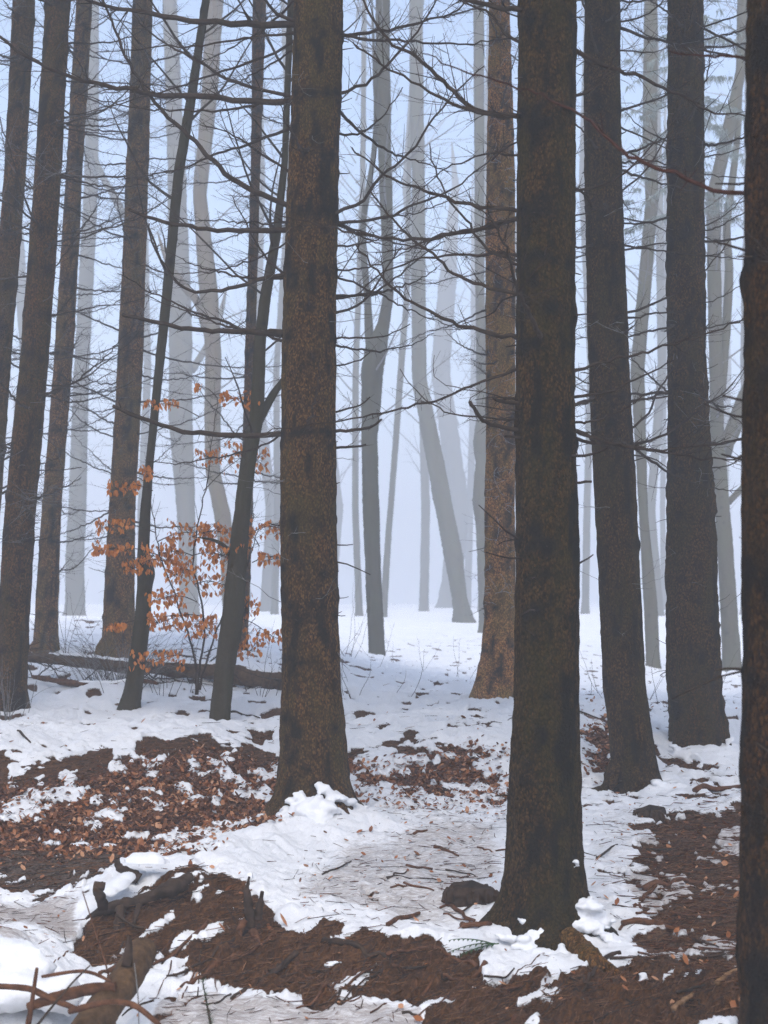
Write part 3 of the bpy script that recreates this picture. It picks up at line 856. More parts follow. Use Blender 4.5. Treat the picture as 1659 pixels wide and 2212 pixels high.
profA = [(-20,1120,1245),(400,1118,1240),(800,1115,1241),(1100,1115,1248),(1480,1110,1252),(1700,1101,1253),(1850,1096,1256),(1925,1091,1261),(1980,1074,1280),(2025,1054,1304),(2080,1026,1338)]
fixA = [
 ([(1122,28),(1068,20),(1003,0),(940,-30)], .016, .008, -0.3, TW),
 ([(1120,120),(1098,75),(1063,30),(998,5),(950,-20)], .010, .004, 0.3, TW),
 ([(1122,271),(1028,236),(963,185),(902,130),(842,95),(800,40),(770,-20)], .015, .005, 0.2, TW2),
 ([(1122,253),(1028,241),(943,211),(877,175),(827,145),(760,90)], .011, .004, -0.3, TW2),
 ([(1122,456),(1043,444),(963,426),(892,401),(827,371),(760,320)], .012, .004, 0.3, TW),
 ([(1122,596),(1048,541),(998,476),(963,431),(937,361),(927,311)], .009, .003, -0.3, TW1),
 ([(1122,657),(1038,627),(978,596),(927,551),(872,506),(837,466),(800,410)], .011, .004, 0.2, TW),
 ([(1122,737),(1043,717),(978,697),(912,672),(857,637),(827,607),(770,530)], .013, .004, -0.2, TW),
 ([(1122,556),(1058,546),(927,556),(827,592),(770,640)], .009, .003, 0.3, TW),
 ([(1122,943),(1068,921),(1038,903),(1015,868)], .013, .009, -0.25, TW0),
 ([(1045,908),(1003,896),(947,876),(902,843),(867,798)], .006, .002, -0.25, TW1),
 ([(1003,896),(1015,868),(1050,838)], .004, .002, -0.25, TW0),
 ([(985,875),(960,830),(937,768)], .004, .0015, -0.2, TW0),
 ([(1122,876),(1092,868),(1067,860)], .012, .009, -0.15, TW0),
 ([(1122,946),(1090,943)], .008, .006, -0.1, TW0),
 ([(1243,866),(1309,851),(1379,818),(1454,778)], .009, .003, -0.3, TW1),
 ([(1243,915),(1262,935),(1283,958)], .010, .007, 0.2, TW0),
 ([(1243,980),(1275,983),(1312,967)], .009, .004, -0.3, TW0),
 ([(1243,1050),(1278,1040)], .008, .006, -0.1, TW0),
 ([(1240,220),(1268,195),(1310,150),(1340,100)], .010, .004, 0.2, TW),
 ([(1240,420),(1300,400),(1360,360),(1420,300)], .009, .003, 0.2, TW),
 ([(1240,380),(1258,415),(1280,450)], .009, .005, 0.2, TW1),
 ([(1120,620),(1090,650),(1060,680),(1000,700)], .006, .002, 0.4, TW1),
 ([(1122,345),(1060,330),(990,350),(930,390),(880,440)], .007, .002, 0.5, TW2),
]
spruce('tallest-looking dark spruce stem right of centre, standing nearest on a root mound with snow clumps', profA, 7.1, 8, segs=64, dz=0.022, flare=0.16, toes=0, fixed=fixA, auto=12, auto_len=(0.5, 1.6), auto_z=(2.2, None), bias=(0.4, 2.7), twig=13, whorls_v=(-40,60,260,300,460,570,680,745,905,945,1180,1330), stubs=50, knots=0.9, color=(0.56, 0.56, 0.42), fz=0.14, lobes=4)

# ---- the stems on the right
profC = [(-20,1262,1338),(370,1263,1343),(740,1272,1356),(950,1280,1368),(1114,1288,1376),(1485,1303,1394),(1569,1314,1405),(1640,1320,1415),(1740,1322,1425)]
fixC = [
 ([(1339,246),(1404,221),(1479,185),(1539,135)], .011, .004, -0.2, TW),
 ([(1343,690),(1429,647),(1519,582),(1579,517)], .011, .004, -0.2, TW),
 ([(1340,450),(1404,351),(1454,256),(1490,190)], .009, .003, 0.3, TW),
 ([(1364,954),(1404,893),(1429,833),(1494,743),(1530,700)], .011, .003, -0.2, TW),
 ([(1374,974),(1444,938),(1519,883),(1579,833),(1612,783)], .013, .003, -0.3, TW),
 ([(1372,974),(1410,990),(1450,1018)], .008, .003, 0.3, TW1),
 ([(1362,866),(1400,862),(1444,855)], .010, .006, 0.3, TW0),
 ([(1340,55),(1400,30),(1440,-10)], .010, .004, -0.2, TW),
 ([(1340,105),(1400,112),(1450,100)], .008, .003, 0.4, TW),
 ([(1350,545),(1395,532),(1440,525)], .010, .005, 0.3, TW1),
 ([(1345,255),(1400,300),(1445,325)], .009, .004, 0.4, TW1),
 ([(1352,467),(1400,480),(1455,512)], .008, .003, 0.3, TW1),
]
spruce('left-leaning dark spruce just right of the nearest stem, small stump at its foot', profC, 10.8, 12, segs=40, dz=0.034, flare=0.22, fixed=fixC, auto=28, auto_len=(0.5, 1.6), auto_z=(2.3, None), whorls_v=(-30,55,120,245,330,455,535,690,860,960,1180), stubs=60, knots=1.0, color=(0.60, 0.56, 0.46), twig=13, fz=0.14, frosted=34, rimed=0.2, frost_mat='greytwig')
profD = [(-20,1444,1519),(370,1442,1519),(740,1441,1524),(950,1441,1534),(1114,1441,1543),(1300,1442,1551),(1485,1443,1558),(1569,1447,1566),(1650,1450,1568)]
fixD = [
 ([(1519,45),(1560,80),(1612,108)], .013, .008, -0.3, TW1),
 ([(1519,120),(1565,118),(1612,125)], .008, .004, 0.3, TW),
 ([(1519,520),(1560,520),(1615,510)], .013, .008, 0.2, TW1),
 ([(1524,500),(1560,470),(1612,420)], .008, .003, 0.2, TW),
 ([(1524,345),(1570,330),(1625,310)], .008, .003, 0.3, TW),
 ([(1524,720),(1570,700),(1612,690)], .008, .004, 0.1, TW),
 ([(1535,1018),(1575,1005),(1605,985)], .008, .004, 0.1, TW1),
 ([(1530,890),(1570,850),(1612,800)], .006, .002, 0.2, TW),
 ([(1445,100),(1400,75),(1350,40)], .008, .003, 0.2, TW),
 ([(1445,320),(1390,280),(1350,240)], .008, .003, 0.2, TW),
]
spruce('dark spruce stem with rough bumpy left edge, second from the right border', profD, 12.0, 15, rough=1.9, segs=40, dz=0.034, flare=0.15, toes=0, fixed=fixD, auto=28, auto_len=(0.5, 1.6), auto_z=(2.3, None), whorls_v=(-30,90,330,510,700,845,1020,1120), stubs=110, knots=1.1, color=(0.66, 0.60, 0.50), twig=13, fz=0.14, frosted=34, rimed=0.2, frost_mat='greytwig')
profE = [(-20,1617,1850),(370,1614,1852),(740,1614,1856),(1114,1608,1860),(1485,1609,1866),(1840,1604,1872),(2212,1604,1878),(2420,1600,1885)]
fixE = [
 ([(1629,431),(1529,396),(1454,376),(1374,346),(1329,311),(1268,261),(1218,226),(1153,195),(1068,170),(978,135),(912,115)], .0085, .002, 0.8, dict(twig_d=2, tl=0.10, lvl=1, mat='twig_red')),
 ([(1625,122),(1570,121),(1519,120),(1440,112)], .006, .002, 0.3, dict(twig_d=3, tl=0.18, lvl=1, mat='twig_red')),
 ([(1620,580),(1575,530),(1540,520)], .006, .003, 0.3, TW0),
 ([(1620,985),(1600,985),(1590,1000)], .006, .003, 0.0, TW0),
]
spruce('nearest dark spruce stem cut off by the right border', profE, 4.6, 19, segs=48, dz=0.024, flare=0.3, fixed=fixE, auto=3, auto_len=(0.3, 0.6), auto_z=(2.4, None), bias=(0.5, -0.5), stubs=80, knots=1.1, color=(0.50, 0.40, 0.33))
profG = [(-20,1057,1100),(400,1050,1113),(800,1050,1113),(1100,1048,1113),(1330,1046,1114),(1420,1038,1120),(1480,1026,1132),(1540,1012,1148)]
spruce('reddish brown spruce with white frosted twigs, half hidden behind the nearest stem', profG, 15.0, 23, twig=15, tl=0.5, rimed=0.7, segs=28, dz=0.05, flare=0.15, toes=0, auto=30, auto_len=(0.6, 1.6), auto_z=(3.0, None), stubs=40, knots=1.2, color=(3.6, 2.9, 2.3), frosted=220, fz=0.22)

# ---- the stems on the left
profL1 = [(-20,101,153),(370,75,132),(740,48,108),(1113,10,75),(1300,0,66),(1485,-14,58),(1560,-18,60)]
fixL1 = [
 ([(122,522),(170,515),(215,500),(265,482),(330,450),(400,405)], .010, .003, -0.4, TW),
 ([(118,690),(170,670),(215,662),(270,655),(340,630)], .009, .003, -0.3, TW),
 ([(105,830),(160,835),(200,825),(250,800)], .009, .003, -0.2, TW),
 ([(90,1018),(130,1016),(175,1010)], .007, .004, 0.0, TW1),
 ([(130,530),(200,530),(265,520)], .006, .002, 0.2, TW),
]
spruce('dark slanting spruce on the left whose foot touches the left border', profL1, 13.0, 31, twig=15, tl=0.5, rimed=0.45, segs=32, dz=0.04, flare=0.25, fixed=fixL1, auto=42, auto_len=(0.6, 1.9), auto_z=(1.3, None), stubs=60, knots=1.2, color=(0.95, 0.80, 0.64), frosted=30, frost_mat='greytwig')
profL0 = [(-20,29,76),(370,10,56),(740,-20,26),(1113,-52,0),(1500,-85,-28)]
spruce('spruce at the left border leaving the picture halfway down', profL0, 14.5, 33, twig=15, tl=0.5, rimed=0.45, segs=28, dz=0.05, flare=0.25, auto=30, auto_len=(0.6, 1.6), auto_z=(1.8, None), stubs=40, color=(1.15, 1.0, 0.85), frosted=60, frost_mat='greytwig')
profL2 = [(-20,166,201),(370,143,178),(740,120,160),(1113,90,131),(1300,77,125),(1430,72,124)]
spruce('slim pale brown spruce rising behind the left end of the fallen log', profL2, 17.5, 37, twig=15, tl=0.5, rimed=0.45, segs=26, dz=0.055, flare=0.25, auto=46, auto_len=(0.7, 2.0), auto_z=(0.8, None), stubs=50, color=(2.2, 1.9, 1.6), frosted=60, frost_mat='greytwig')
profL3 = [(-20,288,330),(370,273,320),(740,256,310),(1113,235,292),(1300,224,290),(1440,218,292)]
spruce('grey brown spruce with rime on its bark behind the slender dark beeches', profL3, 17.0, 41, twig=15, tl=0.5, rimed=0.45, segs=28, dz=0.05, flare=0.35, auto=56, auto_len=(0.7, 2.1), auto_z=(0.7, None), stubs=60, color=(2.0, 1.75, 1.5), frosted=170, frost_mat='greytwig')
profT5 = [(-20,546,575),(370,542,562),(740,530,552),(1113,520,546),(1420,508,534)]
spruce('thin spruce standing straight behind the forked slender beech', profT5, 18.0, 43, twig=15, tl=0.5, rimed=0.45, segs=24, dz=0.045, flare=0.25, auto=40, auto_len=(0.5, 1.7), auto_z=(1.0, None), stubs=30, color=(1.4, 1.1, 0.8), frosted=40, frost_mat='greytwig')

# ------------------------------------------------------------------ slender and misty beeches
def limb_mesh(rows, Y0, Y1, sides=10, name='limb'):
    """rows (u, v, width in frame units)"""
    n = len(rows); pts, rad = [], []
    for i, (u, v, w) in enumerate(rows):
        y = Y0 + (Y1 - Y0) * i / (n - 1); pts.append(P(u, v, y)); rad.append(0.5 * w * y / FPX)
    m = n * 4; q = resample(np.array(pts), m); rr = np.interp(np.linspace(0, 1, m), np.linspace(0, 1, n), rad) * np.clip((1.04 - np.linspace(0, 1, m)) * 3.5, 0.08, 1)
    q[1:] += (R.rand(m - 1, 3) - 0.5) * 0.25 * rr[1:, None]
    mb = MB(); mb.tube(q, rr * (1 + 0.12 * (R.rand(m) - 0.5)), sides, cap=True)
    me = mb.mesh(name); set_attr(me, 'dark', np.zeros(len(me.vertices)))
    return me, q, rr

def beech(label, prof, Y, seed, color=(1, 1, 1), segs=28, top=19.0, flare=0.3, limbs=(), crown_n=14, crown_z=(4.0, None), crown_L=(1.5, 3.5), tw=dict(dens=3.5, tl=0.9, lvl=2), crown_mat='greytwig', dz=0.05, group=None, name='beech_tree', rough=1.3, fz=0.2, knots=0.12, rl=0.02):
    root = thing(name, label, 'tree', group)
    random.seed(seed * 17 + 3)
    t, at, zg, wl, kl, ax = trunk('trunk', prof, Y, M['beech'], root, segs, dz, top, flare, 4, knots, [], seed, color, rough=rough, fz=fz)
    lq = []
    for (rows, y1) in limbs:
        me, q, rr = limb_mesh(rows, Y, Y + y1)
        l = obj('limb', me, M['beech'], root); l.color = (*color, 1); lq.append((q, rr))
    if crown_n:
        mb = MB(); zz, cx, cy, rr = ax
        hi = crown_z[1] or min(top - 1, 1.65 + Y * 0.46 + 2)
        for k in range(crown_n):
            z = rv(crown_z[0], hi); a = rv(0, 2 * math.pi)
            d = np.array([math.cos(a), math.sin(a), rv(0.3, 1.1)])
            L = rv(*crown_L); pts = curve_pts(at(z, a, -0.03), d, L, 8, rv(-0.2, 0.7), 0.14)
            r = min(rl * rv(0.6, 1.4), 0.5 * np.interp(z, zz, rr))
            mb.tube(pts, np.linspace(r, 0.004, 9), 5)
            add_twigs(mb, pts, r * 0.7, tw['dens'], tw['tl'], tw['lvl'], rmin=0.0022)
        for q, r2 in lq:
            add_twigs(mb, q, 0.02, 2.0, tw['tl'] * 1.3, 2, 0.3, rmin=0.0022)
        c = mb.build('crown', M[crown_mat], root)
    place_root(root, (float(ax[1][0]), Y, zg))
    return root

profT4 = [(-20,440,456),(200,405,425),(370,375,398),(740,340,360),(993,315,332),(1113,302,325),(1200,297,323),(1240,296,338),(1262,297,330),(1345,290,325),(1485,270,308),(1529,258,300)]
beech('slender dark young beech with a broken stub, leaning right above its snowy foot', profT4, 13.0, 51, color=(0.42, 0.38, 0.30), segs=24, dz=0.03, top=11, flare=0.2, crown_n=10, crown_z=(4.2, 9), crown_L=(0.7, 1.8), tw=dict(dens=5, tl=0.5, lvl=2), crown_mat='twig', fz=0.1, rl=0.012)
profT6 = [(-20,622,636),(350,608,622),(500,588,608),(650,560,584),(743,548,574),(893,540,571),(993,520,554),(1113,505,540),(1194,494,534),(1345,477,525),(1450,462,506),(1560,452,496)]
beech('slender dark young beech leaning towards the thick spruce, withered leaves around it', profT6, 12.3, 53, color=(0.46, 0.40, 0.32), segs=24, dz=0.03, top=10, flare=0.15, limbs=[([(560,905,22),(585,860,17),(606,830,14),(640,790,12),(680,730,10)], 0.5), ([(497,1205,14),(485,1180,9),(455,1165,6),(420,1160,4)], -0.2)], crown_n=12, crown_z=(3.0, 9), crown_L=(0.7, 1.6), tw=dict(dens=5, tl=0.5, lvl=2), crown_mat='twig', fz=0.1, rl=0.012)

profM1 = [(-20,812,842),(100,812,842),(300,815,845),(500,824,849),(640,828,850),(700,815,842),(750,790,836),(800,781,829),(950,780,815),(1100,784,820),(1250,790,824),(1430,797,832)]
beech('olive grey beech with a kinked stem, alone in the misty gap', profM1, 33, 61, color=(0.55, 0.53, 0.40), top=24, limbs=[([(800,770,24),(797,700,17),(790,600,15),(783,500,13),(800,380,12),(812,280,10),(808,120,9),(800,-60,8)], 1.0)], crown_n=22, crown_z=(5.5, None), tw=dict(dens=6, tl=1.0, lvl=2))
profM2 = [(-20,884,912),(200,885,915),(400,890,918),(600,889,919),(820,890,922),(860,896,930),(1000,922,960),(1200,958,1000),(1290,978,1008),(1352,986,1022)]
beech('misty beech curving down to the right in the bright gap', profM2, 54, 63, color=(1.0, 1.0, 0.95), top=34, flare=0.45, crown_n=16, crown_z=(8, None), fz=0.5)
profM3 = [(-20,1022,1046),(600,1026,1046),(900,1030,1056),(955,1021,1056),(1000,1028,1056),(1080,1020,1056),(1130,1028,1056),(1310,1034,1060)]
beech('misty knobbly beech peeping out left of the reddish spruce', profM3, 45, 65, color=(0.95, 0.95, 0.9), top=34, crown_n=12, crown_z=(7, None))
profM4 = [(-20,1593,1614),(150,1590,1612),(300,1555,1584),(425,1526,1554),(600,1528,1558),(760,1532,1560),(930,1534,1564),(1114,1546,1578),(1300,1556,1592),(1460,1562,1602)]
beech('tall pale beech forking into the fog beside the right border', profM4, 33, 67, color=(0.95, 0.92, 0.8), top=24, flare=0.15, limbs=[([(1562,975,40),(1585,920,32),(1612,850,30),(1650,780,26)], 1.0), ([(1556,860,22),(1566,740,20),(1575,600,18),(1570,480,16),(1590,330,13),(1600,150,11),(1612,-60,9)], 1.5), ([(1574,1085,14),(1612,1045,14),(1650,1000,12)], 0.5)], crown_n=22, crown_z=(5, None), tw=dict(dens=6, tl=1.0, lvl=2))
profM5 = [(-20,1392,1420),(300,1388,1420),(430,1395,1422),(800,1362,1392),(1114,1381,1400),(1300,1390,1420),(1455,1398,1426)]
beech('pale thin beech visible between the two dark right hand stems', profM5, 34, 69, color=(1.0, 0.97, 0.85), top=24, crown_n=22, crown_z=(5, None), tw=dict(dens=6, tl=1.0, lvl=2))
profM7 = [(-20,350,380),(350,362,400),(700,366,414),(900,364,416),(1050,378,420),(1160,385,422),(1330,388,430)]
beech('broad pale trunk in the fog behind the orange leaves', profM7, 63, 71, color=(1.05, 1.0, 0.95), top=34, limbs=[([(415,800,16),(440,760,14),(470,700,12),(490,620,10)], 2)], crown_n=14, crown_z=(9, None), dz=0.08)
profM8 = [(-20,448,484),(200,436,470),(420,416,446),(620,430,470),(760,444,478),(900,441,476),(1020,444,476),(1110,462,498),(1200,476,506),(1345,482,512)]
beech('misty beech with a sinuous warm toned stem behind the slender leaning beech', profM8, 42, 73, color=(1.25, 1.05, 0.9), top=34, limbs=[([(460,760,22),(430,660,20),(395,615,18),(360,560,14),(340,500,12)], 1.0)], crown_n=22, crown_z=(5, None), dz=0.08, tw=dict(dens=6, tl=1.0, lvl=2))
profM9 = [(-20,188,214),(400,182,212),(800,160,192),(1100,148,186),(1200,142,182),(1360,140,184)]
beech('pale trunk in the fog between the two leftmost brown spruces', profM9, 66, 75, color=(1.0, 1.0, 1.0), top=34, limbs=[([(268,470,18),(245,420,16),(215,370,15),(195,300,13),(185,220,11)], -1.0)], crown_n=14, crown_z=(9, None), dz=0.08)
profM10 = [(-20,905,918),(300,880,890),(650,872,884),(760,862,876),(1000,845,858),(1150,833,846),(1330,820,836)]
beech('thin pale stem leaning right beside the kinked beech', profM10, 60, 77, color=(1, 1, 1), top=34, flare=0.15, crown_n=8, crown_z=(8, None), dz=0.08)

# far trunks that melt into the fog: alike, one label
far_rows = [(770,785,1335,44,0.0),(742,752,1310,52,.01),(905,925,1300,62,-.03),(868,882,1300,70,.02),(940,985,1303,80,0),(1030,1044,1300,60,0.02),(1256,1272,1312,52,0),(1275,1290,1306,70,0),(1415,1436,1318,48,-.02),(1600,1640,1318,50,.03),(1428,1440,1310,66,0),(1500,1520,1310,64,0),(300,318,1312,60,.02),(215,232,1310,72,-.01),(560,585,1312,62,0),(585,600,1316,50,.03),(30,60,1314,58,0),(-60,-30,1314,58,0),(340,352,1308,80,0),(520,545,1306,85,.01),(1100,1130,1306,75,0),(1180,1210,1308,66,0),(1345,1362,1308,72,-.02),(640,660,1312,58,0),(690,720,1306,78,0),(460,474,1306,78,0),(120,134,1306,80,0),(1700,1730,1316,54,0),(1760,1790,1308,70,0),(-140,-110,1310,64,0),(1465,1478,1304,90,0),(795,806,1302,92,0),(1000,1016,1303,85,0.01),(1560,1576,1305,85,0)]
far_crowns = []
for s in range(3):
    random.seed(900 + s); mb = MB()
    for k in range(24):
        z = rv(5.5, 22); a = rv(0, 6.283); L = rv(1.8, 4.2)
        pts = curve_pts((0, 0, z), (math.cos(a), math.sin(a), rv(0.3, 1.2)), L, 7, rv(-0.2, 0.7), 0.15)
        mb.tube(pts, np.linspace(0.035, 0.006, 8), 4); add_twigs(mb, pts, 0.02, 3.0, 1.3, 1, rmin=0.004)
    me = mb.mesh('crown'); me.materials.append(M['greytwig']); far_crowns.append(me)
for i, (a, b, v, Y, ln) in enumerate(far_rows):
    random.seed(700 + i)
    if i in (1, 3, 7, 11, 13, 18, 22, 25, 26, 30, 31): continue
    Y = Y * 1.45; TOP = min(40.0, 0.46 * Y + 3)
    c = (a + b) / 2; w = (b - a) / 2
    wv = [rv(-2.0, 2.0) * w for _ in range(5)]
    prof = [(1360, c - w, c + w), (1100, c - w * .95 + wv[0] + ln * 200, c + w * .95 + wv[0] + ln * 200), (800, c - w * .9 + wv[1] + ln * 500, c + w * .9 + wv[1] + ln * 500), (400, c - w * .8 + wv[2] + ln * 800, c + w * .8 + wv[2] + ln * 800), (-40, c - w * .7 + wv[3] + ln * 1000, c + w * .7 + wv[3] + ln * 1000)]
    root = thing('beech_tree', 'bare straight trunk far back, almost dissolved in the blue fog', 'tree', 'far trunks in the fog')
    t, at, zg, wl, kl, ax = trunk('trunk', prof, Y, M['beech'], root, 16, 0.25, TOP, 0.3, 4, 0.0, [], 300 + i, (1, 1, 1), rough=1.2, fz=0.4)
    cr = obj('crown', far_crowns[i % 3], None, root); cr.location = (float(np.interp(9, ax[0], ax[1])), Y, 0); cr.scale = (1, 1, TOP / 24); cr.rotation_euler = (0, 0, i * 1.1)
    place_root(root, (float(ax[1][0]), Y, zg))

# a frosted young spruce crown showing high between the right hand stems
random.seed(77)
root = thing('spruce_tree', 'distant spruce with hanging frosted green boughs high behind the right stems', 'tree')
t, at, zg, wl, kl, ax = trunk('trunk', [(-20,1488,1502),(700,1484,1500),(1400,1478,1502)], 26, M['spruce'], root, 16, 0.1, 22.0, 0.2, 4, 0.0, [], 88, (1.5, 1.4, 1.2))
for k in range(60):
    z = rv(8.6, 19); a = rv(0, 6.283); L = rv(1.0, 2.4) * (1.1 - (z - 8) / 15)
    mb = MB(); pts = curve_pts(at(z, a, -.02), (math.cos(a), math.sin(a), rv(-0.4, 0.0)), L, 7, -0.4, 0.08)
    mb.tube(pts, np.linspace(0.014, 0.004, 8), 4)
    for j in range(int(110 * L)):
        i = random.randrange(1, 8); p = pts[i] + np.array([rv(-.08, .08), rv(-.08, .08), 0])
        d = np.array([rv(-.5, .5), rv(-.5, .5), -rv(0.4, 1.0)]) * rv(0.08, 0.24); s = np.array([rv(-1, 1), rv(-1, 1), 0]) * 0.014
        mb.raw([p - s, p + s, p + d], None, [(0, 1, 2)])
    b = mb.build('bough', M['frostneedle'], root, smooth=False)
place_root(root, (float(ax[1][0]), 26, zg))

# unseen spruces of the wood, added round the viewer to shade the foreground
shading_spruces = [(-5.5,7.5),(5.2,6.8),(-6.8,-1.0),(7.0,1.5),(-7.8,12.5),(7.6,12.0),(-10,5),(10,6.5)]
for i, (x, y) in enumerate(shading_spruces):
    root = thing('spruce_tree', 'dark unseen spruce added beside the path to shade the foreground', 'tree', 'unseen spruces added for shade')
    z0 = gz(x, y); src = SPRUCES[i % 4][0]; tr = [c for c in src.children if c.name.startswith('trunk')][0]
    root.location = (x, y, z0)
    t = obj('trunk', tr.data, None, root); t.color = tr.color; t.rotation_euler = (0, 0, i * 1.9)
    ax = SPRUCES[i % 4][2]
    cxy = np.array([ax[1][0], ax[2][0]]); ca, sa = math.cos(i * 1.9), math.sin(i * 1.9)
    t.location = (-(ca * cxy[0] - sa * cxy[1]), -(sa * cxy[0] + ca * cxy[1]), -SPRUCES[i % 4][3])
    key = list(CROWNS)[i % len(CROWNS)]
    c = obj('crown', CROWNS[key], None, root); c.location = (0, 0, -0.4); c.rotation_euler = (0, 0, i * 0.9)

# ------------------------------------------------------------------ the leafy beech sapling
def leaf_mesh(seed, size=0.07):
    rs = np.random.RandomState(seed); n = 6; V = []; F = []
    curl = rs.uniform(-0.5, 0.5)
    for i in range(n):
        t = i / (n - 1); w = 0.30 * math.sin(math.pi * (0.06 + 0.94 * t) ** 0.8) * (1 if t < 0.97 else 0.2)
        z = -t; y = 0.25 * curl * math.sin(t * 2.5)
        V += [(-w, y + abs(w) * 0.45, z), (0, y, z), (w, y + abs(w) * 0.45 * rs.uniform(0.4, 1.3), z)]
    for i in range(n - 1):
        for j in (0, 1): F.append((i * 3 + j, i * 3 + j + 1, i * 3 + j + 4, i * 3 + j + 3))
    V = np.array(V) * size
    me = mesh_from('leaf', V, F); set_attr(me, 'tone', np.full(len(V), 0.1)); me.materials.append(M['leaf']); return me
leaf_meshes = [leaf_mesh(i, 0.036 + 0.006 * (i % 4)) for i in range(8)]
random.seed(2024)
sap = thing('beech_sapling', 'young beech holding tiers of withered orange leaves between the slender stems', 'sapling')
SY = 12.6
stems = [[(425,1500),(428,1440),(436,1370),(430,1300),(415,1230),(418,1160),(440,1060),(455,960),(470,860)],
         [(425,1500),(420,1430),(400,1350),(370,1270),(345,1190),(330,1120),(318,1040)],
         [(430,1490),(450,1420),(480,1340),(520,1260),(545,1180),(560,1130)]]
for k, s in enumerate(stems):
    add_branch([P(u, v, SY + (0.25, -0.1, 0.1)[k] * i / 8) for i, (u, v) in enumerate(s)], 0.011, 0.003, sap, name='stem', twig_d=5, tl=0.35, lvl=2)
clusters = [((430,900),(345,872),40,10,9),((455,880),(520,862),48,16,13),((470,860),(430,835),10,6,3),((330,1060),(268,1050),36,14,12),((320,1045),(318,1020),12,14,8),
 ((440,1060),(530,985),50,30,18),((455,990),(450,985),30,16,8),((545,1150),(602,1140),44,16,14),((335,1150),(245,1135),44,14,13),((340,1170),(420,1150),60,22,26),((415,1160),(490,1150),60,18,18),
 ((345,1200),(240,1185),45,9,17),((350,1210),(300,1222),36,14,14),((416,1200),(350,1195),50,20,26),((416,1200),(480,1200),50,26,28),((545,1215),(604,1205),50,12,17),((560,1180),(540,1160),16,40,8),((420,1240),(390,1235),36,22,20),
 ((420,1262),(480,1262),50,20,20),((425,1300),(360,1290),44,18,14),((432,1330),(360,1340),50,16,18),((434,1345),(440,1350),36,22,18),((480,1340),(520,1310),40,24,18),((500,1330),(590,1375),60,16,15),((385,1330),(250,1352),22,7,10),((420,1420),(340,1425),60,18,16),((440,1410),(520,1400),50,20,12)]
spots, sprays = [], []
for (a, b, hw, hh, n) in clusters:
    dy = rv(-0.35, 0.25)
    p0 = P(*a, SY); p1 = P(*b, SY + dy); far = P(b[0] + (b[0] - a[0]) * 0.25, b[1] + 6, SY + dy * 1.2)
    mid = 0.5 * (p0 + p1) + np.array([0, 0, 0.03])
    mb = MB(); q = resample([p0, mid, p1, far], 12); mb.tube(q, np.linspace(0.005, 0.0015, 12), 4)
    for _ in range(int(n * 3.2)):
        t = rv(0.25, 1); i = int(t * 10.9); c = q[i]
        # leaves hang close to the spray, spread over its width
        u0, v0 = b; e = P(u0 + rv(-hw, hw), v0 + rv(-hh, hh) * 1.15, SY + dy + rv(-0.25, 0.25))
        j = int(np.argmin(np.linalg.norm(q - e, axis=1)))
        w = curve_pts(q[j], e - q[j], float(np.linalg.norm(e - q[j])), 3, 0.1, 0.05)
        mb.tube(w, [0.0018, 0.0015, 0.0012, 0.001], 3)
        spots.append((w[-1], len(sprays)))
        if random.random() < 0.75: spots.append((0.5 * (w[-1] + w[-2]) + np.array([rv(-.02, .02), rv(-.03, .03), 0]), len(sprays)))
    sprays.append(mb.build('branch', M['twig'], sap))
random.shuffle(spots)
rest = MB()
for i, (s, bi) in enumerate(spots):
    me = random.choice(leaf_meshes)
    if i < 300:
        l = obj('leaf', me, None, sprays[bi]); l.location = s; l.rotation_euler = (rv(-0.9, 0.9), rv(-0.8, 0.8), rv(0, 6.283)); k = rv(0.75, 1.25); l.scale = (k, k, k)
    else:
        a = rv(0, 6.283); c, sn = math.cos(a), math.sin(a)
        V = np.empty((len(me.vertices), 3), np.float32); me.vertices.foreach_get('co', V.ravel())
        Rm = np.array([[c, -sn, 0], [sn, c, 0], [0, 0, 1]]); tl = rv(-.6, .6); Rt = np.array([[1, 0, 0], [0, math.cos(tl), -math.sin(tl)], [0, math.sin(tl), math.cos(tl)]])
        F4 = [(r * 3 + j, r * 3 + j + 1, r * 3 + j + 4, r * 3 + j + 3) for r in range(5) for j in (0, 1)]
        rest.raw(V @ Rt.T @ Rm.T + s, F4, at=rv(0.1, 0.6))
if rest.n: tag(rest.build('leaf_clusters', M['leaf'], sap, attr='tone'), None, kind='stuff')
bz = P(425, 1500, SY); place_root(sap, (bz[0], SY, gz(bz[0], SY)))
for c in sap.children: pass

# ------------------------------------------------------------------ logs, stumps, stones, roots, sticks
def snow_strip(name, pts, w, h, seed, parent=None):
    pts = resample(pts, len(pts) * 8); n = len(pts); V = []; F = []; k = 7
    for i, p in enumerate(pts):
        T = unit(pts[min(i + 1, n - 1)] - pts[max(i - 1, 0)]); S = unit(np.cross(T, (0, 0, 1)))
        e = math.sin(math.pi * (i + 0.3) / (n - 0.4)) ** 0.4
        nz = float(vnoise2(np.array([i * 0.35]), np.array([seed * 3.1]))[0])
        ww = w * e * (0.45 + nz); hh = h * e * (0.5 + nz)
        for j in range(k):
            a = math.pi * j / (k - 1); V.append(p + S * math.cos(a) * ww + np.array([0, 0, math.sin(a) * hh - 0.004]))
    for i in range(n - 1):
        for j in range(k - 1): F.append((i * k + j, i * k + j + 1, (i + 1) * k + j + 1, (i + 1) * k + j))
    return obj(name, mesh_from(name, V, F), M['snow'], parent)

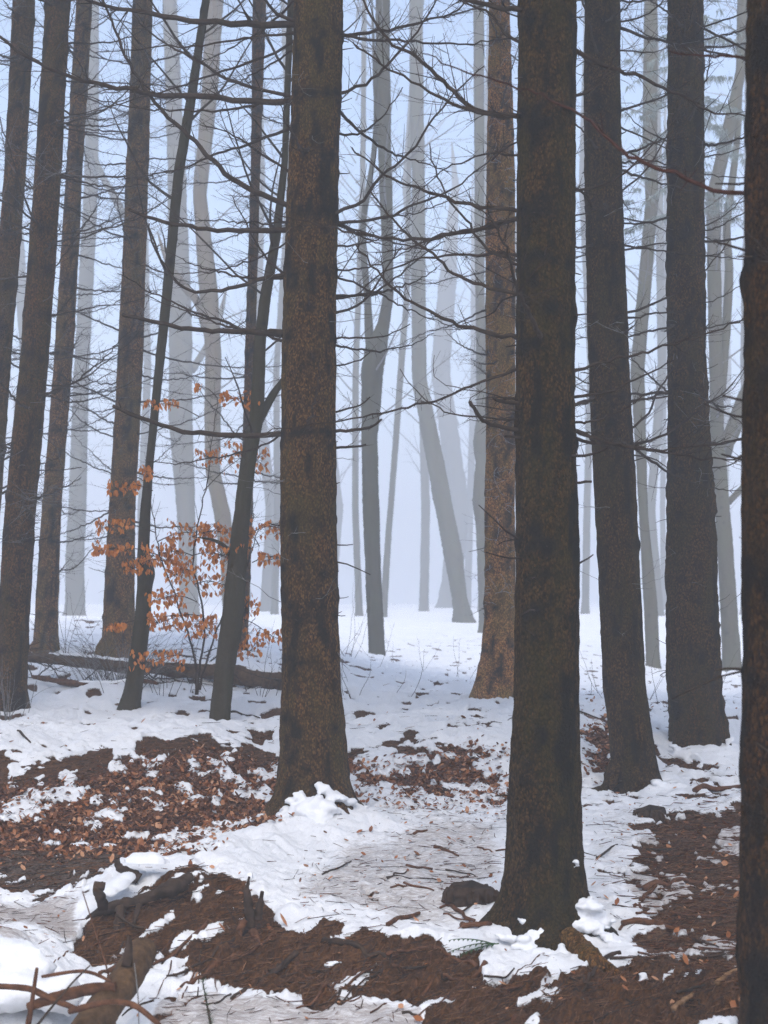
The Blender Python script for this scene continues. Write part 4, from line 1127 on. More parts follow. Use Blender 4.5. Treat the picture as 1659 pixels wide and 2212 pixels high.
# fallen log across the plateau, with brushwood under it
random.seed(5)
fl = thing('fallen_log', 'long mossy fallen log with a snow cap lying across the snow plateau', 'log')
lp = [P(40,1418,15.2), P(150,1428,15.1), P(260,1440,15.0), P(360,1446,15.0), P(470,1452,14.9), P(560,1468,14.8), P(640,1476,14.7)]
obj('trunk', lumpy_tube(lp, [.05,.055,.06,.07,.085,.10,.105], 14, 0.5, 4, name='trunk'), M['log'], fl)
for (i0, i1) in ((0.6, 2.2), (2.6, 4.4), (4.6, 5.9)):
    seg = [lp[int(t)] * (1 - t % 1) + lp[min(int(t) + 1, 6)] * (t % 1) + np.array([0, 0, 0.062 + 0.006 * t]) for t in np.linspace(i0, i1, 6)]
    snow_strip('snow_cap', seg, 0.05, 0.025, int(i0 * 10), fl)
for k in range(22):
    t = rv(0, 5.9); p = lp[int(t)] * (1 - t % 1) + lp[int(t) + 1] * (t % 1)
    pts = curve_pts(p, (rv(-1, 1), rv(-0.9, 0.1), rv(-0.5, 0.35)), rv(0.3, 1.0), 6, rv(-0.5, 0.3), 0.15)
    for q in pts: q[2] = max(q[2], gz(q[0], q[1]) + 0.01)
    add_branch(pts, 0.010, 0.003, fl, twig_d=6, tl=0.25, lvl=2)
place_root(fl, tuple(lp[3]))
bl = thing('fallen_branch', 'half buried snow-dusted branch lying just below the fallen log', 'branch')
bp = [P(70,1462,14.6), P(170,1478,14.5), P(240,1482,14.4), P(300,1470,14.4), P(340,1476,14.3)]
obj('trunk', lumpy_tube(bp, [.02,.032,.035,.03,.02], 10, 0.6, 9, name='trunk'), M['stick'], bl)
snow_strip('snow_cap', [p + np.array([0, 0, 0.03]) for p in bp[1:4]], 0.045, 0.03, 4, bl)
for k in range(10):
    p = bp[random.randrange(5)]; add_branch(curve_pts(p, (rv(-1, 1), rv(-.6, .2), rv(-.2, .5)), rv(.3, .7), 5, -.2, .15), .007, .002, bl, twig_d=6, tl=.2, lvl=2)
place_root(bl, tuple(bp[2]))
# drooping frosted grass at the grey brown spruce
def tuft(label, u, v, Y, h, n, mat, spread, name='dry_grass', cat='grass', seed=0, droop=-1.6):
    random.seed(seed); mb = MB(); b = P(u, v, Y); b[2] = max(gz(b[0], b[1]), b[2] - 3)
    for k in range(n):
        a = rv(0, 6.283); p = b + np.array([math.cos(a), math.sin(a) * .5, 0]) * rv(0, spread * 0.5); p[2] = gz(p[0], p[1])
        q = curve_pts(p, (math.cos(a) * .5 * spread, math.sin(a) * .5 * spread, 1), h * rv(.5, 1.2), 7, droop * rv(0.3, 1.2), 0.20 if droop > 0 else 0.14)
        mb.tube(q, np.linspace(0.0035, 0.001, 8), 3)
        if random.random() < .5: add_twigs(mb, q, 0.004, 7, h * 0.25, 1, .3)
    return tag(mb.build(name, mat), label, cat)
tuft('drooping frosted dry grass in front of the grey brown spruce foot', 255, 1490, 14.7, 0.75, 110, M['greytwig'], 0.9, seed=3)
tuft('pale dead twigs sprouting at the foot of the leftmost slanting spruce', 14, 1560, 12.4, 0.55, 26, M['greytwig'], 0.7, 'dead_shrub', 'shrub', 4, -0.9)
for i, (u, v, Y, h, n, lab) in enumerate([(560,1490,14.2,.8,12,'bare twiggy shrub growing by the right end of the fallen log'),(355,1480,14,.9,10,'bare twiggy shrub rising behind the fallen log between the slender beeches'),(150,1440,16.5,1.3,12,'bare thin shrub between the two left brown spruces behind the log'),(770,1480,14.5,.5,6,'bare shrub just right of the thick spruce by the kinked beech'),(868,1425,24,.7,3,'tiny bare sapling standing alone in the snow of the gap'),(980,1440,21,.6,5,'low bare shrub in the snow left of the reddish spruce'),(1290,1480,17,.7,6,'bare shrub seen between the nearest stem and its right neighbour'),(1425,1500,16,.7,8,'bare low shrub in the snow between the right pair of dark stems'),(745,1430,20,1.2,10,'dead brown fronds beside the thick spruce at the edge of the gap')]):
    tuft(lab, u, v, Y, h, n, M['twig'], 1.3, 'bare_shrub', 'shrub', 20 + i, 0.1)

def boulder(name, label, cat, u, v, wpx, hpx, Y, mat, seed, depth=0.8, flat=0.0):
    p = P(u, v, Y); s = Y / FPX
    n, m = 22, 14; V = []; F = []
    for i in range(m):
        th = math.pi * i / (m - 1)
        for j in range(n):
            a = 2 * math.pi * j / n; x, y, z = math.sin(th) * math.cos(a), math.sin(th) * math.sin(a), math.cos(th)
            V.append((np.sign(x) * abs(x) ** .75, np.sign(y) * abs(y) ** .75, min(np.sign(z) * abs(z) ** .7, 0.9 - flat * (0.25 + .25 * x))))
    V = np.array(V); nz = 0.75 + 0.5 * vnoise(V[:, 0] * 1.7 + seed, V[:, 1] * 1.7, V[:, 2] * 1.7, seed) + 0.16 * (vnoise(V[:, 0] * 7, V[:, 1] * 7, V[:, 2] * 7, seed + 2) - .5)
    V = V * nz[:, None] * np.array([wpx / 2 * s, wpx / 2 * s * depth, hpx * s])
    for i in range(m - 1):
        for j in range(n): F.append((i * n + j, i * n + (j + 1) % n, (i + 1) * n + (j + 1) % n, (i + 1) * n + j))
    o = obj(name, mesh_from(name, V, np.array(F)[:, ::-1]), mat); o.location = (p[0], p[1], gz(p[0], p[1]) - 0.012)
    return tag(o, label, cat)
def stump(label, u, v, w, h, seed, mat):
    """broken old stump: wood body with a rough cut top and root toes"""
    root = thing('tree_stump', label, 'stump'); p = hit(u, v); s = p[1] / FPX
    n, m = 26, 12; V = []; F = []; ra = w / 2 * s; H = h * s
    rs = np.random.RandomState(seed)
    for i in range(m):
        t = i / (m - 1)
        for j in range(n):
            a = 2 * math.pi * j / n
            r = ra * (1 + 0.30 * math.exp(-t * 5) * (0.5 + 0.8 * math.cos(3 * a + seed))) * (1 - 0.14 * t - 0.30 * max(0, t - .6)) * (1 + 0.07 * math.sin(5 * a + seed) + 0.03 * math.sin(11 * a) + 0.02 * rs.randn())
            V.append((r * math.cos(a), r * 0.8 * math.sin(a), -0.08 + t * (H + 0.08) * (1 + 0.06 * math.cos(a + seed) + 0.015 * rs.randn() * (t > .8) - 0.22 * max(0, (t - .7) / .3) ** 2)))
    top = len(V); V.append((0, 0, H * 0.93)); T3 = []
    for i in range(m - 1):
        for j in range(n): F.append((i * n + j, i * n + (j + 1) % n, (i + 1) * n + (j + 1) % n, (i + 1) * n + j))
    for j in range(n): T3.append(((m - 1) * n + j, (m - 1) * n + (j + 1) % n, top))
    obj('body', mesh_from('body', V, F, T3), mat, root)
    for k in range(7):          # clinging bark scales
        a = rv(3.3, 6.1); q = np.array([[math.cos(a) * ra * 1.03, math.sin(a) * ra * .84, 0], [math.cos(a) * ra * 1.0, math.sin(a) * ra * .82, H * .35], [math.cos(a) * ra * .95, math.sin(a) * ra * .76, H * rv(.5, .75)]])
        obj('bark_scale', lumpy_tube(q, [ra * .16, ra * .15, ra * .05], 6, .6, k + 20, name='bark_scale'), mat, root)
    root.location = (p[0], p[1] + ra * 0.6, gz(p[0], p[1]) - 0.01)
    return root
random.seed(9)
stump('low blackened stump in the trodden snow left of the nearest spruce', 1022, 1945, 112, 44, 3, M['rotten'])
stump('small dark square stump at the foot of the left-leaning spruce', 1408, 1772, 78, 36, 6, M['rotten'])

# old uprooted stump on the left end of the mound: dark trunk piece and prongs
def woody(parent, rows, mat, name, seed, amp=0.9, sides=14, lift=0.0):
    pts = [P(u, v, Y) + np.array([0, 0, lift]) for (u, v, w, Y) in rows]; rad = [w * 0.5 * Y / FPX for (u, v, w, Y) in rows]
    return obj(name, lumpy_tube(pts, rad, sides, amp, seed, name=name), M[mat], parent)
up = thing('rotten_stump', 'black uprooted rotten stump with prongs at the left end of the mound', 'stump')
woody(up, [(170,2000,10,7.0),(215,1970,20,7.05),(290,1945,30,7.1),(360,1925,34,7.2),(410,1895,24,7.4)], 'rotten', 'trunk', 3, 1.0, 18)
woody(up, [(225,1965,26,7.05),(215,1935,20,7.0),(210,1916,17,7.0),(224,1908,8,7.0)], 'rotten', 'prong', 4)
woody(up, [(203,1911,14,7.0),(226,1914,15,7.0)], 'rotten', 'prong', 5)
woody(up, [(300,1900,24,7.5),(275,1884,22,7.5),(258,1872,18,7.5),(254,1856,11,7.5)], 'rotten', 'prong', 6)
woody(up, [(262,1962,26,7.0),(258,1990,24,6.95),(255,2030,18,6.9)], 'rotten', 'root', 7)
woody(up, [(300,1955,18,7.0),(292,1985,16,6.95),(286,2010,8,6.9)], 'rotten', 'root', 8)
woody(up, [(250,1975,7,6.9),(290,2000,6,6.88),(312,2004,5,6.88)], 'rotten', 'root', 9)
snow_strip('snow_cap', [P(270,1860,7.5), P(320,1858,7.55), P(365,1862,7.6)], .07, .035, 3, up)
snow_strip('snow_cap', [P(230,1932,7.1), P(262,1905,7.3), P(280,1890,7.4)], .06, .035, 4, up)
place_root(up, tuple(P(290, 1990, 7.05)))
ps = thing('rotten_stump', 'thin upright splintered root stub in the middle of the mound edge', 'stump')
woody(ps, [(540,2005,26,6.9),(537,1960,22,6.92),(533,1920,17,6.95),(539,1893,9,6.95)], 'rotten', 'body', 13, 1.3, 14)
woody(ps, [(555,1985,20,6.95),(562,1950,14,6.95),(566,1925,7,6.95)], 'rotten', 'prong', 14, 1.2)
woody(ps, [(525,1990,18,6.85),(515,2025,14,6.8),(520,2060,8,6.75)], 'stick', 'root', 15)
woody(ps, [(545,2010,16,6.85),(560,2050,12,6.8),(552,2090,7,6.7)], 'stick', 'root', 16)
snow_strip('snow_cap', [P(530,1893,6.95), P(539,1890,6.95), P(548,1896,6.95)], .02, .02, 6, ps)
place_root(ps, tuple(P(540, 2020, 6.9)))

# cut log and brushwood in the lower left corner
cl = thing('cut_log', 'short mossy cut log with a black stub pointing up, lower left corner', 'log')
lpts = [P(150,2290,5.2), P(210,2200,5.42), P(270,2120,5.66), P(300,2068,5.84), P(308,2055,5.9)]
obj('trunk', lumpy_tube(lpts, [.070,.067,.064,.062,.060], 22, 0.16, 21, name='trunk', n=40), M['log'], cl)
d = unit(lpts[-1] - lpts[-2]); obj('cut_face', lumpy_tube(np.array([lpts[-1] - d * .004, lpts[-1] + d * .006, lpts[-1] + d * .010]), [.058, .055, .030], 18, 0.1, 23, name='cut_face'), M['freshwood'], cl)
woody(cl, [(275,2085,30,5.65),(278,2045,24,5.66),(277,2020,10,5.66)], 'rotten', 'stub', 22, 0.6)
place_root(cl, tuple(lpts[2]))
def ground_branch(label, rows, seed, mat='stick', tw=dict(dens=5, tl=.22, lvl=2), name='fallen_branch', cat='branch', group=None):
    random.seed(seed); root = thing(name, label, cat, group)
    pts = [P(u, v, Y) for (u, v, w, Y) in rows]; rad = [w * .5 * Y / FPX for (u, v, w, Y) in rows]
    me = lumpy_tube(pts, rad, 8, .35, seed, name='stem'); obj('stem', me, M[mat], root)
    if tw:
        mb = MB(); add_twigs(mb, resample(pts, 14), rad[0] * .6, tw['dens'], tw['tl'], tw['lvl'], rmin=.0018)
        if mb.n: tag(mb.build('twigs', M[mat], root), None, kind='stuff')
    place_root(root, tuple(pts[len(pts) // 2])); return root
ground_branch('thick brown broken branch leaning on the cut log in the lower left', [(60,2175,20,5.5),(110,2158,26,5.5),(180,2140,26,5.5),(250,2132,22,5.5)], 31)
ground_branch('long brown branch entering from the left border beside the cut log', [(-30,2130,14,5.5),(60,2135,14,5.5),(105,2155,14,5.45),(180,2185,10,5.4)], 32)
ground_branch('brown arched branch across the front of the cut log', [(150,2185,12,5.25),(230,2165,14,5.2),(290,2172,13,5.2),(345,2215,10,5.15)], 33, tw=dict(dens=4, tl=.2, lvl=1))
ground_branch('thin upright brown stick standing in front of the left border snow', [(58,2230,13,5.4),(68,2170,10,5.4),(80,2090,6,5.42)], 34, tw=None)
ground_branch('tall thin grass-like twig standing before the mound', [(250,2220,4,5.5),(235,2110,4,5.55),(205,2010,3,5.6),(178,1925,2,5.65)], 35, tw=dict(dens=2, tl=.12, lvl=1))
ground_branch('curved brown twig arching from the left over the cut log', [(90,2110,7,5.45),(180,2098,8,5.45),(240,2120,7,5.45)], 36)
ground_branch('dark jagged twig on the lower left snow', [(80,2215,6,5.3),(150,2130,5,5.35),(195,2085,3,5.4)], 37, 'twig')
ground_branch('pair of pale thin twigs crossing the cut log end', [(300,2215,3,5.3),(298,2150,3,5.35),(290,2080,2,5.4)], 38, 'greytwig', dict(dens=2, tl=.15, lvl=1))
sprig = thing('spruce_sprig', 'small green spruce sprig upright in the snow at the bottom border', 'sprig')
mb = MB(); q = [P(455,2212,5.75), P(447,2170,5.8), P(438,2122,5.85)]; q = resample(q, 10); mb.tube(q, np.linspace(.006, .002, 10), 5); mb.build('stem', M['twig'], sprig)
mb = MB()
for k in range(240):
    i = random.randrange(0, 10); d = unit((rv(-1, 1), rv(-1, 1), rv(.2, 1))) * rv(.015, .03); s = np.array([rv(-1, 1), rv(-1, 1), 0]) * .0014
    mb.raw([q[i] - s, q[i] + s, q[i] + d], None, [(0, 1, 2)])
tag(mb.build('needles', M['green'], sprig, smooth=False), None, kind='stuff'); place_root(sprig, tuple(q[0]))

# snow hummocks and clumps
def clump(label, balls, seed, name='snow_clump', vox=0.009):
    """lumpy snow: many balls fused"""
    bmV, bmF, n = [], [], 0
    ico = bpy.data.meshes.new('tmp'); import bmesh
    bm = bmesh.new(); bmesh.ops.create_icosphere(bm, subdivisions=2, radius=1.0); bm.to_mesh(ico); bm.free()
    Vi = np.empty((len(ico.vertices), 3), np.float32); ico.vertices.foreach_get('co', Vi.ravel()); Fi = np.empty((len(ico.polygons), 3), np.int32); ico.polygons.foreach_get('vertices', Fi.ravel())
    mb = MB(); rs = np.random.RandomState(seed)
    for (p, r) in balls:
        mb.raw(Vi * np.array([1.2, 1, .62]) * r * .95 + p, None, Fi)
        for k in range(4):
            d = unit(rs.randn(3)); mb.raw(Vi * np.array([1.3, 1, .6]) * r * rs.uniform(.25, .55) + p + d * r * rs.uniform(.7, 1.25) * np.array([1.2, 1, .7]), None, Fi)
    o = mb.build(name, M['snow'])
    md = o.modifiers.new('fuse', 'REMESH'); md.mode = 'VOXEL'; md.voxel_size = vox; md.use_smooth_shade = True
    sm = o.modifiers.new('soften', 'SMOOTH'); sm.factor = 0.6; sm.iterations = 3
    dg = bpy.context.evaluated_depsgraph_get(); ev = o.evaluated_get(dg); me = bpy.data.meshes.new_from_object(ev)
    o.modifiers.clear(); o.data = me
    nv = len(me.vertices); C = np.empty(nv * 3, np.float32); Nn = np.empty(nv * 3, np.float32); me.vertices.foreach_get('co', C); me.vertices.foreach_get('normal', Nn); C = C.reshape(-1, 3); Nn = Nn.reshape(-1, 3)
    dsp = 0.022 * (vnoise(C[:, 0] * 16, C[:, 1] * 16, C[:, 2] * 16, seed) - .5) + 0.014 * (vnoise(C[:, 0] * 55, C[:, 1] * 55, C[:, 2] * 55, seed + 1) - .5)
    C = C + Nn * dsp[:, None]; me.vertices.foreach_set('co', C.ravel()); me.update()
    if not me.materials: me.materials.append(M['snow'])
    return tag(o, label, 'snow')
def balls(rows, Y, k=1.0): return [(P(u, v, y if y else Y), w * .5 * Y / FPX * k) for (u, v, w, y) in rows]
clump('tall rounded snow clump on the right root of the nearest spruce', balls([(1235,1945,32,7.0),(1260,1955,56,6.97),(1246,1975,46,6.95),(1285,1975,50,7.0),(1250,1998,44,6.9),(1275,2000,52,6.92),(1222,1970,26,6.93),(1300,1995,40,6.98)], 6.9), 1)
clump('ragged snow patch on the front bark of the nearest spruce', balls([(1130,1988,22,6.89),(1150,1998,34,6.885),(1172,1986,28,6.89),(1190,1980,20,6.895),(1160,2012,30,6.86),(1146,2026,40,6.84),(1140,2046,52,6.80),(1120,2030,14,6.8),(1165,2062,44,6.72),(1200,2066,40,6.72),(1230,2070,38,6.72),(1100,2075,34,6.72),(1065,2092,30,6.72),(1270,2080,30,6.72),(1215,2045,18,6.75)], 6.8), 2)
clump('long snow ridge running down the right root of the nearest spruce', balls([(1290,2005,30,6.9),(1312,2022,30,6.85),(1334,2036,28,6.82),(1356,2048,24,6.78),(1378,2060,18,6.76)], 6.8), 3)
clump('small snow scraps left of the nearest spruce foot', balls([(1075,2020,14,6.8),(1090,2025,22,6.8),(1110,2028,16,6.78),(1055,2055,26,6.74),(1062,2075,20,6.73),(1040,2062,12,6.73)], 6.8), 4)
clump('snow collar climbing the foot of the thick spruce', balls([(690,1695,16,9.06),(703,1708,26,9.04),(722,1722,34,9.05),(745,1732,40,9.12),(765,1748,38,9.2),(775,1772,36,9.25),(650,1722,26,9.03),(625,1730,26,9.05),(612,1742,20,9.1),(680,1735,44,8.98),(705,1742,44,8.97),(660,1748,44,8.97),(640,1762,40,9.0),(730,1775,40,9.05),(690,1775,60,8.95),(600,1768,24,9.1)], 9.1), 5, vox=0.016)
clump('snow heap over the roots of the left-leaning spruce', balls([(1418,1690,22,10.6),(1435,1705,34,10.6),(1455,1718,36,10.6),(1475,1732,30,10.6),(1500,1742,26,10.6),(1395,1718,20,10.5)], 10.6), 6, vox=0.016)
clump('snow lumps around the foot of the bumpy-edged right spruce', balls([(1455,1612,22,11.7),(1470,1630,36,11.7),(1500,1648,44,11.65),(1540,1640,40,11.7),(1566,1622,34,11.75),(1575,1600,24,11.8),(1440,1640,30,11.7)], 11.7), 7, vox=0.018)
clump('big smooth snow hummock against the left border in front', balls([(-10,2060,120,5.9),(40,2050,60,5.9),(70,2090,90,5.9),(20,2140,150,5.75),(120,2150,110,5.75),(-60,2110,160,5.8)], 5.9), 8, vox=0.02)
clump('small snow ball on the dark soil below the mound', balls([(712,2085,26,6.6),(722,2080,20,6.6)], 6.6), 9)
clump('small upright snow ball on brown soil right of the mound', balls([(1388,2105,18,6.3),(1390,2118,20,6.3)], 6.3), 10)
clump('snow scrap caught on the right edge of the nearest stem', balls([(1244,1862,12,6.96),(1248,1870,12,6.96)], 6.95), 11, vox=.006)

# exposed roots on the soil front
roots_def = [
 ('thick', [(700,2035),(740,2040),(790,2062),(840,2075)], 22), ('thin', [(1030,2095),(960,2060),(905,2050),(840,2052)], 16), ('thin', [(850,2090),(880,2110),(900,2150)], 14), ('thin', [(945,2100),(955,2120),(975,2115),(968,2098)], 12),
 ('thin', [(330,2060),(270,2085),(215,2105)], 22), ('thin', [(520,2060),(440,2110),(390,2135)], 18), ('thin', [(640,2060),(560,2120),(500,2160)], 16), ('thin', [(600,2010),(520,2070),(450,2095)], 12), ('thin', [(760,2090),(700,2130),(640,2180)], 12), ('thin', [(1340,2060),(1300,2080),(1240,2140)], 14), ('thin', [(860,2065),(780,2105),(690,2160)], 10), ('thin', [(480,1990),(400,2040),(300,2090)], 14), ('thin', [(560,2000),(470,2050),(360,2110)], 12), ('thin', [(1050,2080),(930,2130),(800,2190)], 14), ('thin', [(1180,2120),(1060,2150),(900,2200)], 12)]
rt = SPRUCES[1][0]
random.seed(314)
for k in range(46):
    u, v = rv(220, 1350), rv(2010, 2180); a = 2.55 + rv(-.55, .45); l = rv(50, 170); pl = [(u, v)]
    for st in range(3):
        a += rv(-.35, .35); u += l / 3 * math.cos(a); v += l / 3 * math.sin(a); pl.append((u, v))
    if max(p[1] for p in pl) < 2205: roots_def.append(('fine', pl, rv(4, 9)))
for i, (kd, pl, w) in enumerate(roots_def):
    pts = []
    for (u, v) in pl:
        p = hit(u, v); p[2] = gz(p[0], p[1]) + w * .25 * p[1] / FPX; pts.append(p)
    pts = resample(np.array(pts), 14)
    for p in pts: p[2] = 0.25 * p[2] + 0.75 * (gz(p[0], p[1]) + 0.004)
    o = obj('root', lumpy_tube(pts, [w * .36 * 6.7 / FPX, w * .18 * 6.7 / FPX], 7, .7, 60 + i, name='root', n=18), M['stick' if i % 3 else 'rotten'], rt)
    o.location = tuple(-np.array(rt.location))
# peeled root toe of the nearest spruce
def ground_root(rows, rad, seed, mat, label=None):
    pts = []
    for (u, v, lift) in rows:
        p = hit(u, v); p[2] += lift; pts.append(p)
    o = obj('root', lumpy_tube(np.array(pts), rad, 14, .35, seed, name='root'), M[mat], rt); o.location = tuple(-np.array(rt.location))
    if label: o['label'] = label; o.color = (1.7, 1.35, 1.0, 1)
ground_root([(1225,2035,.02),(1256,2056,.008),(1285,2076,.0),(1315,2093,-.006),(1352,2106,-.012)], [.050,.052,.046,.032,.010], 90, 'spruce', 'ochre brown root toe with worn bark')


# sticks one can pick out on the trodden snow
def stick(label, u0, v0, u1, v1, w, seed, mat='stick', group=None, lift=0.3):
    w = w * 0.72
    random.seed(seed); a, b = hit(u0, v0), hit(u1, v1); n = 6; pts = []
    for i in range(n):
        f = i / (n - 1); p = a * (1 - f) + b * f; p = p + np.array([rv(-.012, .012), rv(-.012, .012), 0]); p[2] = max(gz(p[0], p[1]), a[2] * (1 - f) + b[2] * f) + w * lift * p[1] / FPX; pts.append(p)
    r = w * .5 * a[1] / FPX
    o = obj('stick', lumpy_tube(pts, [r, r * .9, r * .6], 8, .4, seed, name='stick', n=16), M[mat])
    c = pts[n // 2]
    return tag(o, label, 'stick', group)
stick('reddish bark stick pointing at the low black stump, left of the nearest spruce', 960, 1950, 1022, 1992, 13, 1)
stick('short reddish brown log piece touching the left foot of the nearest spruce', 995, 2003, 1060, 1998, 18, 2)
stick('brown stick half sunk in trodden snow left of the low black stump', 880, 1872, 930, 1880, 9, 3)
stick('flat brown bark piece on the left of the trodden path', 840, 2000, 905, 1975, 16, 4)
stick('thick broken branch lying across the right hand path', 1390, 1925, 1520, 1908, 20, 5)
stick('split stick resting against the thick branch on the right path', 1382, 1950, 1420, 1918, 13, 6)
stick('dark reddish log piece in the lower half of the right path', 1345, 1998, 1480, 2012, 19, 7)
stick('thin dark stick by the stem of the tall right spruce path', 1450, 1975, 1570, 1985, 9, 8)
stick('brown log lying behind the right path near the right border', 1500, 1712, 1610, 1702, 17, 9)
stick('pale peeled branch end at the right border near the bottom', 1545, 2130, 1612, 2100, 20, 10, 'freshwood')
stick('orange splintered wood piece in the bottom right corner', 1455, 2185, 1500, 2150, 18, 11, 'freshwood')
stick('thin stick slanting in the bottom right corner', 1480, 2160, 1545, 2110, 9, 12)
stick('short brown stick on the trampled snow behind the low black stump', 940, 1832, 990, 1850, 10, 13)
stick('dark stick lying on the snow cone of the thick spruce', 700, 1890, 760, 1862, 6, 14, 'twig')
stick('black twig across the snow between the two big stems', 830, 1895, 960, 1905, 5, 15, 'twig')
stick('forked dark twig on the snow right of the nearest stem', 1290, 1855, 1335, 1825, 7, 16, 'twig')
stick('dark branch lying on the snow right of the leaning slender beech', 495, 1540, 560, 1552, 7, 17, 'twig')
stick('dark stick in the snow at the far left of the plateau', 40, 1580, 65, 1605, 7, 18, 'twig')
random.seed(41)
for k in range(46):
    reg = random.choice([((1330,1600),(1790,2080)), ((1330,1600),(1850,2080)), ((780,1080),(1790,2010)), ((560,1500),(2070,2190))])
    u, v = rv(*reg[0]), rv(*reg[1]); a = rv(-.5, .5); l = rv(25, 75)
    stick('thin brown stick among the litter strewn over the trodden forest floor', u, v, u + l * math.cos(a), v + l * math.sin(a) * .7, rv(5, 10), 100 + k, random.choice(['stick', 'stick', 'twig', 'rotten']), 'sticks strewn on the trodden ground')

# green fern-like sprig at the foot of the nearest spruce
fern = thing('fern', 'small green fern sprig hugging the left root of the nearest spruce', 'fern')
random.seed(6)
for k in range(3):
    mb = MB(); b = P(1062 + 8 * k, 2038, 6.74); q = curve_pts(b, (-1, rv(-.4, .1), rv(-.1, .5)), rv(.14, .26), 9, -.6, .06)
    mb.tube(q, np.linspace(.003, .001, 10), 4)
    for i in range(1, 10):
        T = unit(q[i] - q[i - 1]); S = unit(np.cross(T, (0, 0, 1)))
        for sd in (-1, 1):
            l = .04 * (1 - i / 11); mb.raw([q[i] - T * .006, q[i] + T * .008, q[i] + S * sd * l + T * l * .5 - np.array([0, 0, .008])], None, [(0, 1, 2)])
    mb.build('frond', M['green'], fern, smooth=False)
place_root(fern, tuple(P(1070, 2040, 6.74)))

# ------------------------------------------------------------------ litter: leaves, needles and crumbs nobody could count
rs = np.random.RandomState(12)
inv = (np.abs(AA) < 0.33) & (RR > 5.3) & (RR < 20)
idx = np.nonzero(inv.ravel())[0]
cell = (RR * 0.02).ravel()[idx]
def pick(w, n):
    w = np.maximum(w, 0) * np.minimum(cell, 0.3); w = w / w.sum(); return rs.choice(idx, n, p=w)
sn, lf, pa, di = (a.ravel()[idx] for a in (g_snow, g_leaf, g_path, g_dirt))
def scatter_leaves(n, w, name, label, smin, smax):
    s = pick(w, n); base = Vg[s] + (rs.rand(n, 3) - .5) * np.array([.05, .05, .0]); base[:, 2] += 0.006
    t = np.linspace(0, 1, 4); V = []; F = []
    L = smin + (smax - smin) * rs.rand(n) ** 1.7; a = rs.rand(n) * 6.283; tx = rs.normal(0, .45, n); ty = rs.normal(0, .45, n); cu = rs.uniform(-.6, .9, n)
    loc = np.array([(-.5, 0), (-.15, .28), (.2, .25), (.5, 0), (.2, -.25), (-.15, -.28)])
    x = loc[None, :, 0] * L[:, None]; y = loc[None, :, 1] * L[:, None]
    z = cu[:, None] * (np.abs(y) * .8 + x * x / L[:, None]) + tx[:, None] * x + ty[:, None] * y
    z = z - np.minimum(z.min(1, keepdims=True), -0.0)
    c, s2 = np.cos(a)[:, None], np.sin(a)[:, None]
    V = np.stack([base[:, None, 0] + x * c - y * s2, base[:, None, 1] + x * s2 + y * c, base[:, None, 2] + z], -1)
    o6 = np.arange(n)[:, None] * 6
    F = np.concatenate([o6 + np.array([0, 1, 2, 3]), o6 + np.array([0, 3, 4, 5])])
    me = mesh_from(name, V, F, None, False); set_attr(me, 'tone', np.repeat(rs.rand(n) ** 1.3 * .9, 6) - 0.1)
    return tag(obj(name, me, M['litter']), label, kind='stuff')
scatter_leaves(26000, lf * (1.15 - sn) + 0.008 * (1 - sn), 'leaf_litter', 'brown fallen leaves covering the bare banks', .014, .050)
scatter_leaves(900, 0.12 * (1 - sn) + 0.05 * sn + 0.4 * di, 'scattered_leaves', 'single fallen leaves scattered on snow and soil', .015, .045)
def scatter_sticks(n, w, name, label, lmin, lmax, r0, r1, mat, along=None):
    s = pick(w, n); b = Vg[s]; mb_V = []; 
    L = rs.uniform(lmin, lmax, n); a = rs.uniform(-1.6, 1.6, n) if along is None else rs.normal(along, .4, n); r = rs.uniform(r0, r1, n)
    d = np.stack([np.cos(a), np.sin(a), rs.normal(0, .10, n)], -1); sd = np.stack([-np.sin(a), np.cos(a), np.zeros(n)], -1); up = np.array([0, 0, 1.])
    bend = rs.normal(0, .12, n)
    V = []
    for t, k in ((-.5, .8), (0, 1.0), (.5, .5)):
        c = b + d * (L * t)[:, None] + sd * (bend * L * (0.25 - t * t))[:, None] + up * (r * 0.9 + .002)[:, None]
        for q in range(3):
            ph = q * 2.094; V.append(c + (sd * math.cos(ph) + up * math.sin(ph)) * (r * k)[:, None])
    V = np.stack(V, 1); o9 = np.arange(n)[:, None] * 9; F = []
    for i in (0, 3):
        for q in range(3): F.append(o9 + np.array([i + q, i + (q + 1) % 3, i + 3 + (q + 1) % 3, i + 3 + q]))
    me = mesh_from(name, V, np.concatenate(F), None, True)
    return tag(obj(name, me, M[mat]), label, kind='stuff')
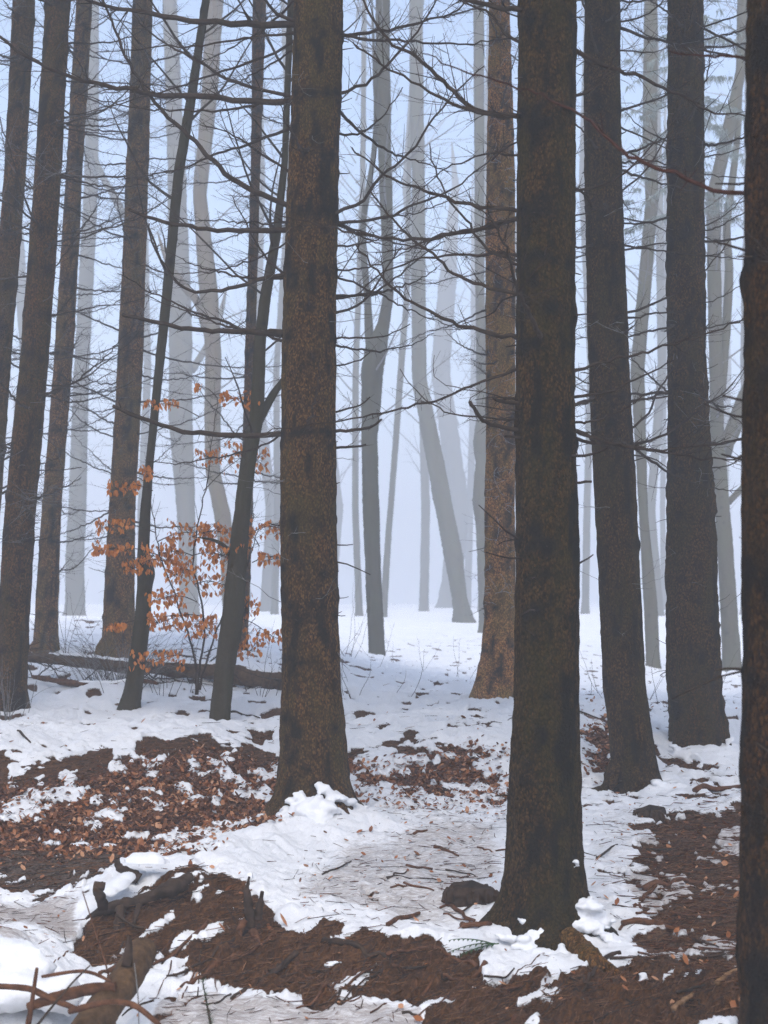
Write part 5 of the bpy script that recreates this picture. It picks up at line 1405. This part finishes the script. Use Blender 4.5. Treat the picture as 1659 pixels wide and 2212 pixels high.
scatter_sticks(4200, 0.45 * di + 0.8 * (1 - sn) + 0.02, 'twig_litter', 'fine twigs and needles littering the trodden snow and soil', .015, .12, .0010, .0030, 'stick')
scatter_sticks(1500, 0.35 * di + 0.35 * (1 - sn) + 0.03, 'dark_twig_litter', 'dark fine twigs littering the forest floor', .02, .18, .0010, .0026, 'twig')
scatter_sticks(5000, (1 - sn) * (1 - lf), 'root_fibres', 'fine root fibres and dead grass on the bare soil', .03, .20, .0010, .0026, 'fibre', 0.95)
scatter_sticks(3500, (1 - sn) * (1 - lf), 'dark_root_fibres', 'dark fine root fibres hanging on the bare soil', .03, .20, .0012, .003, 'rotten', 0.9)

pr = np.zeros(len(idx)); uu, vv = proj(Vg[idx, 0], Vg[idx, 1], Vg[idx, 2])
pr = poly_mask(uu, vv, PATH_R, 40)
scatter_sticks(2600, pr * (0.4 + (1 - sn)), 'bark_crumbs', 'reddish bark crumbs and sticks matted on the right path', .03, .15, .0015, .0055, 'stick', 0.05)

# ------------------------------------------------------------------ haze: one closed box of even fog round everything
hz = bpy.data.materials.new('fog'); hz.use_nodes = True
nt = hz.node_tree
for n in list(nt.nodes):
    if n.type != 'OUTPUT_MATERIAL': nt.nodes.remove(n)
pv = nt.nodes.new('ShaderNodeVolumePrincipled')
pv.inputs['Color'].default_value = (*HAZE_COLOR, 1)
pv.inputs['Density'].default_value = HAZE_DENSITY
pv.inputs['Anisotropy'].default_value = 0.25
nt.links.new(pv.outputs[0], nt.nodes['Material Output'].inputs['Volume'])
zmin = float(Vg[:, 2].min()) - 1.0
X0, Z1 = 580.0, 44.0
V = [(x, y, z) for z in (zmin, Z1) for (x, y) in ((-X0, -X0), (X0, -X0), (X0, X0), (-X0, X0))]
hb = obj('haze', mesh_from('haze', V, [(0, 3, 2, 1), (4, 5, 6, 7), (0, 1, 5, 4), (1, 2, 6, 5), (2, 3, 7, 6), (3, 0, 4, 7)], None, False), hz)
tag(hb, 'pale blue winter fog filling the wood', kind='stuff')
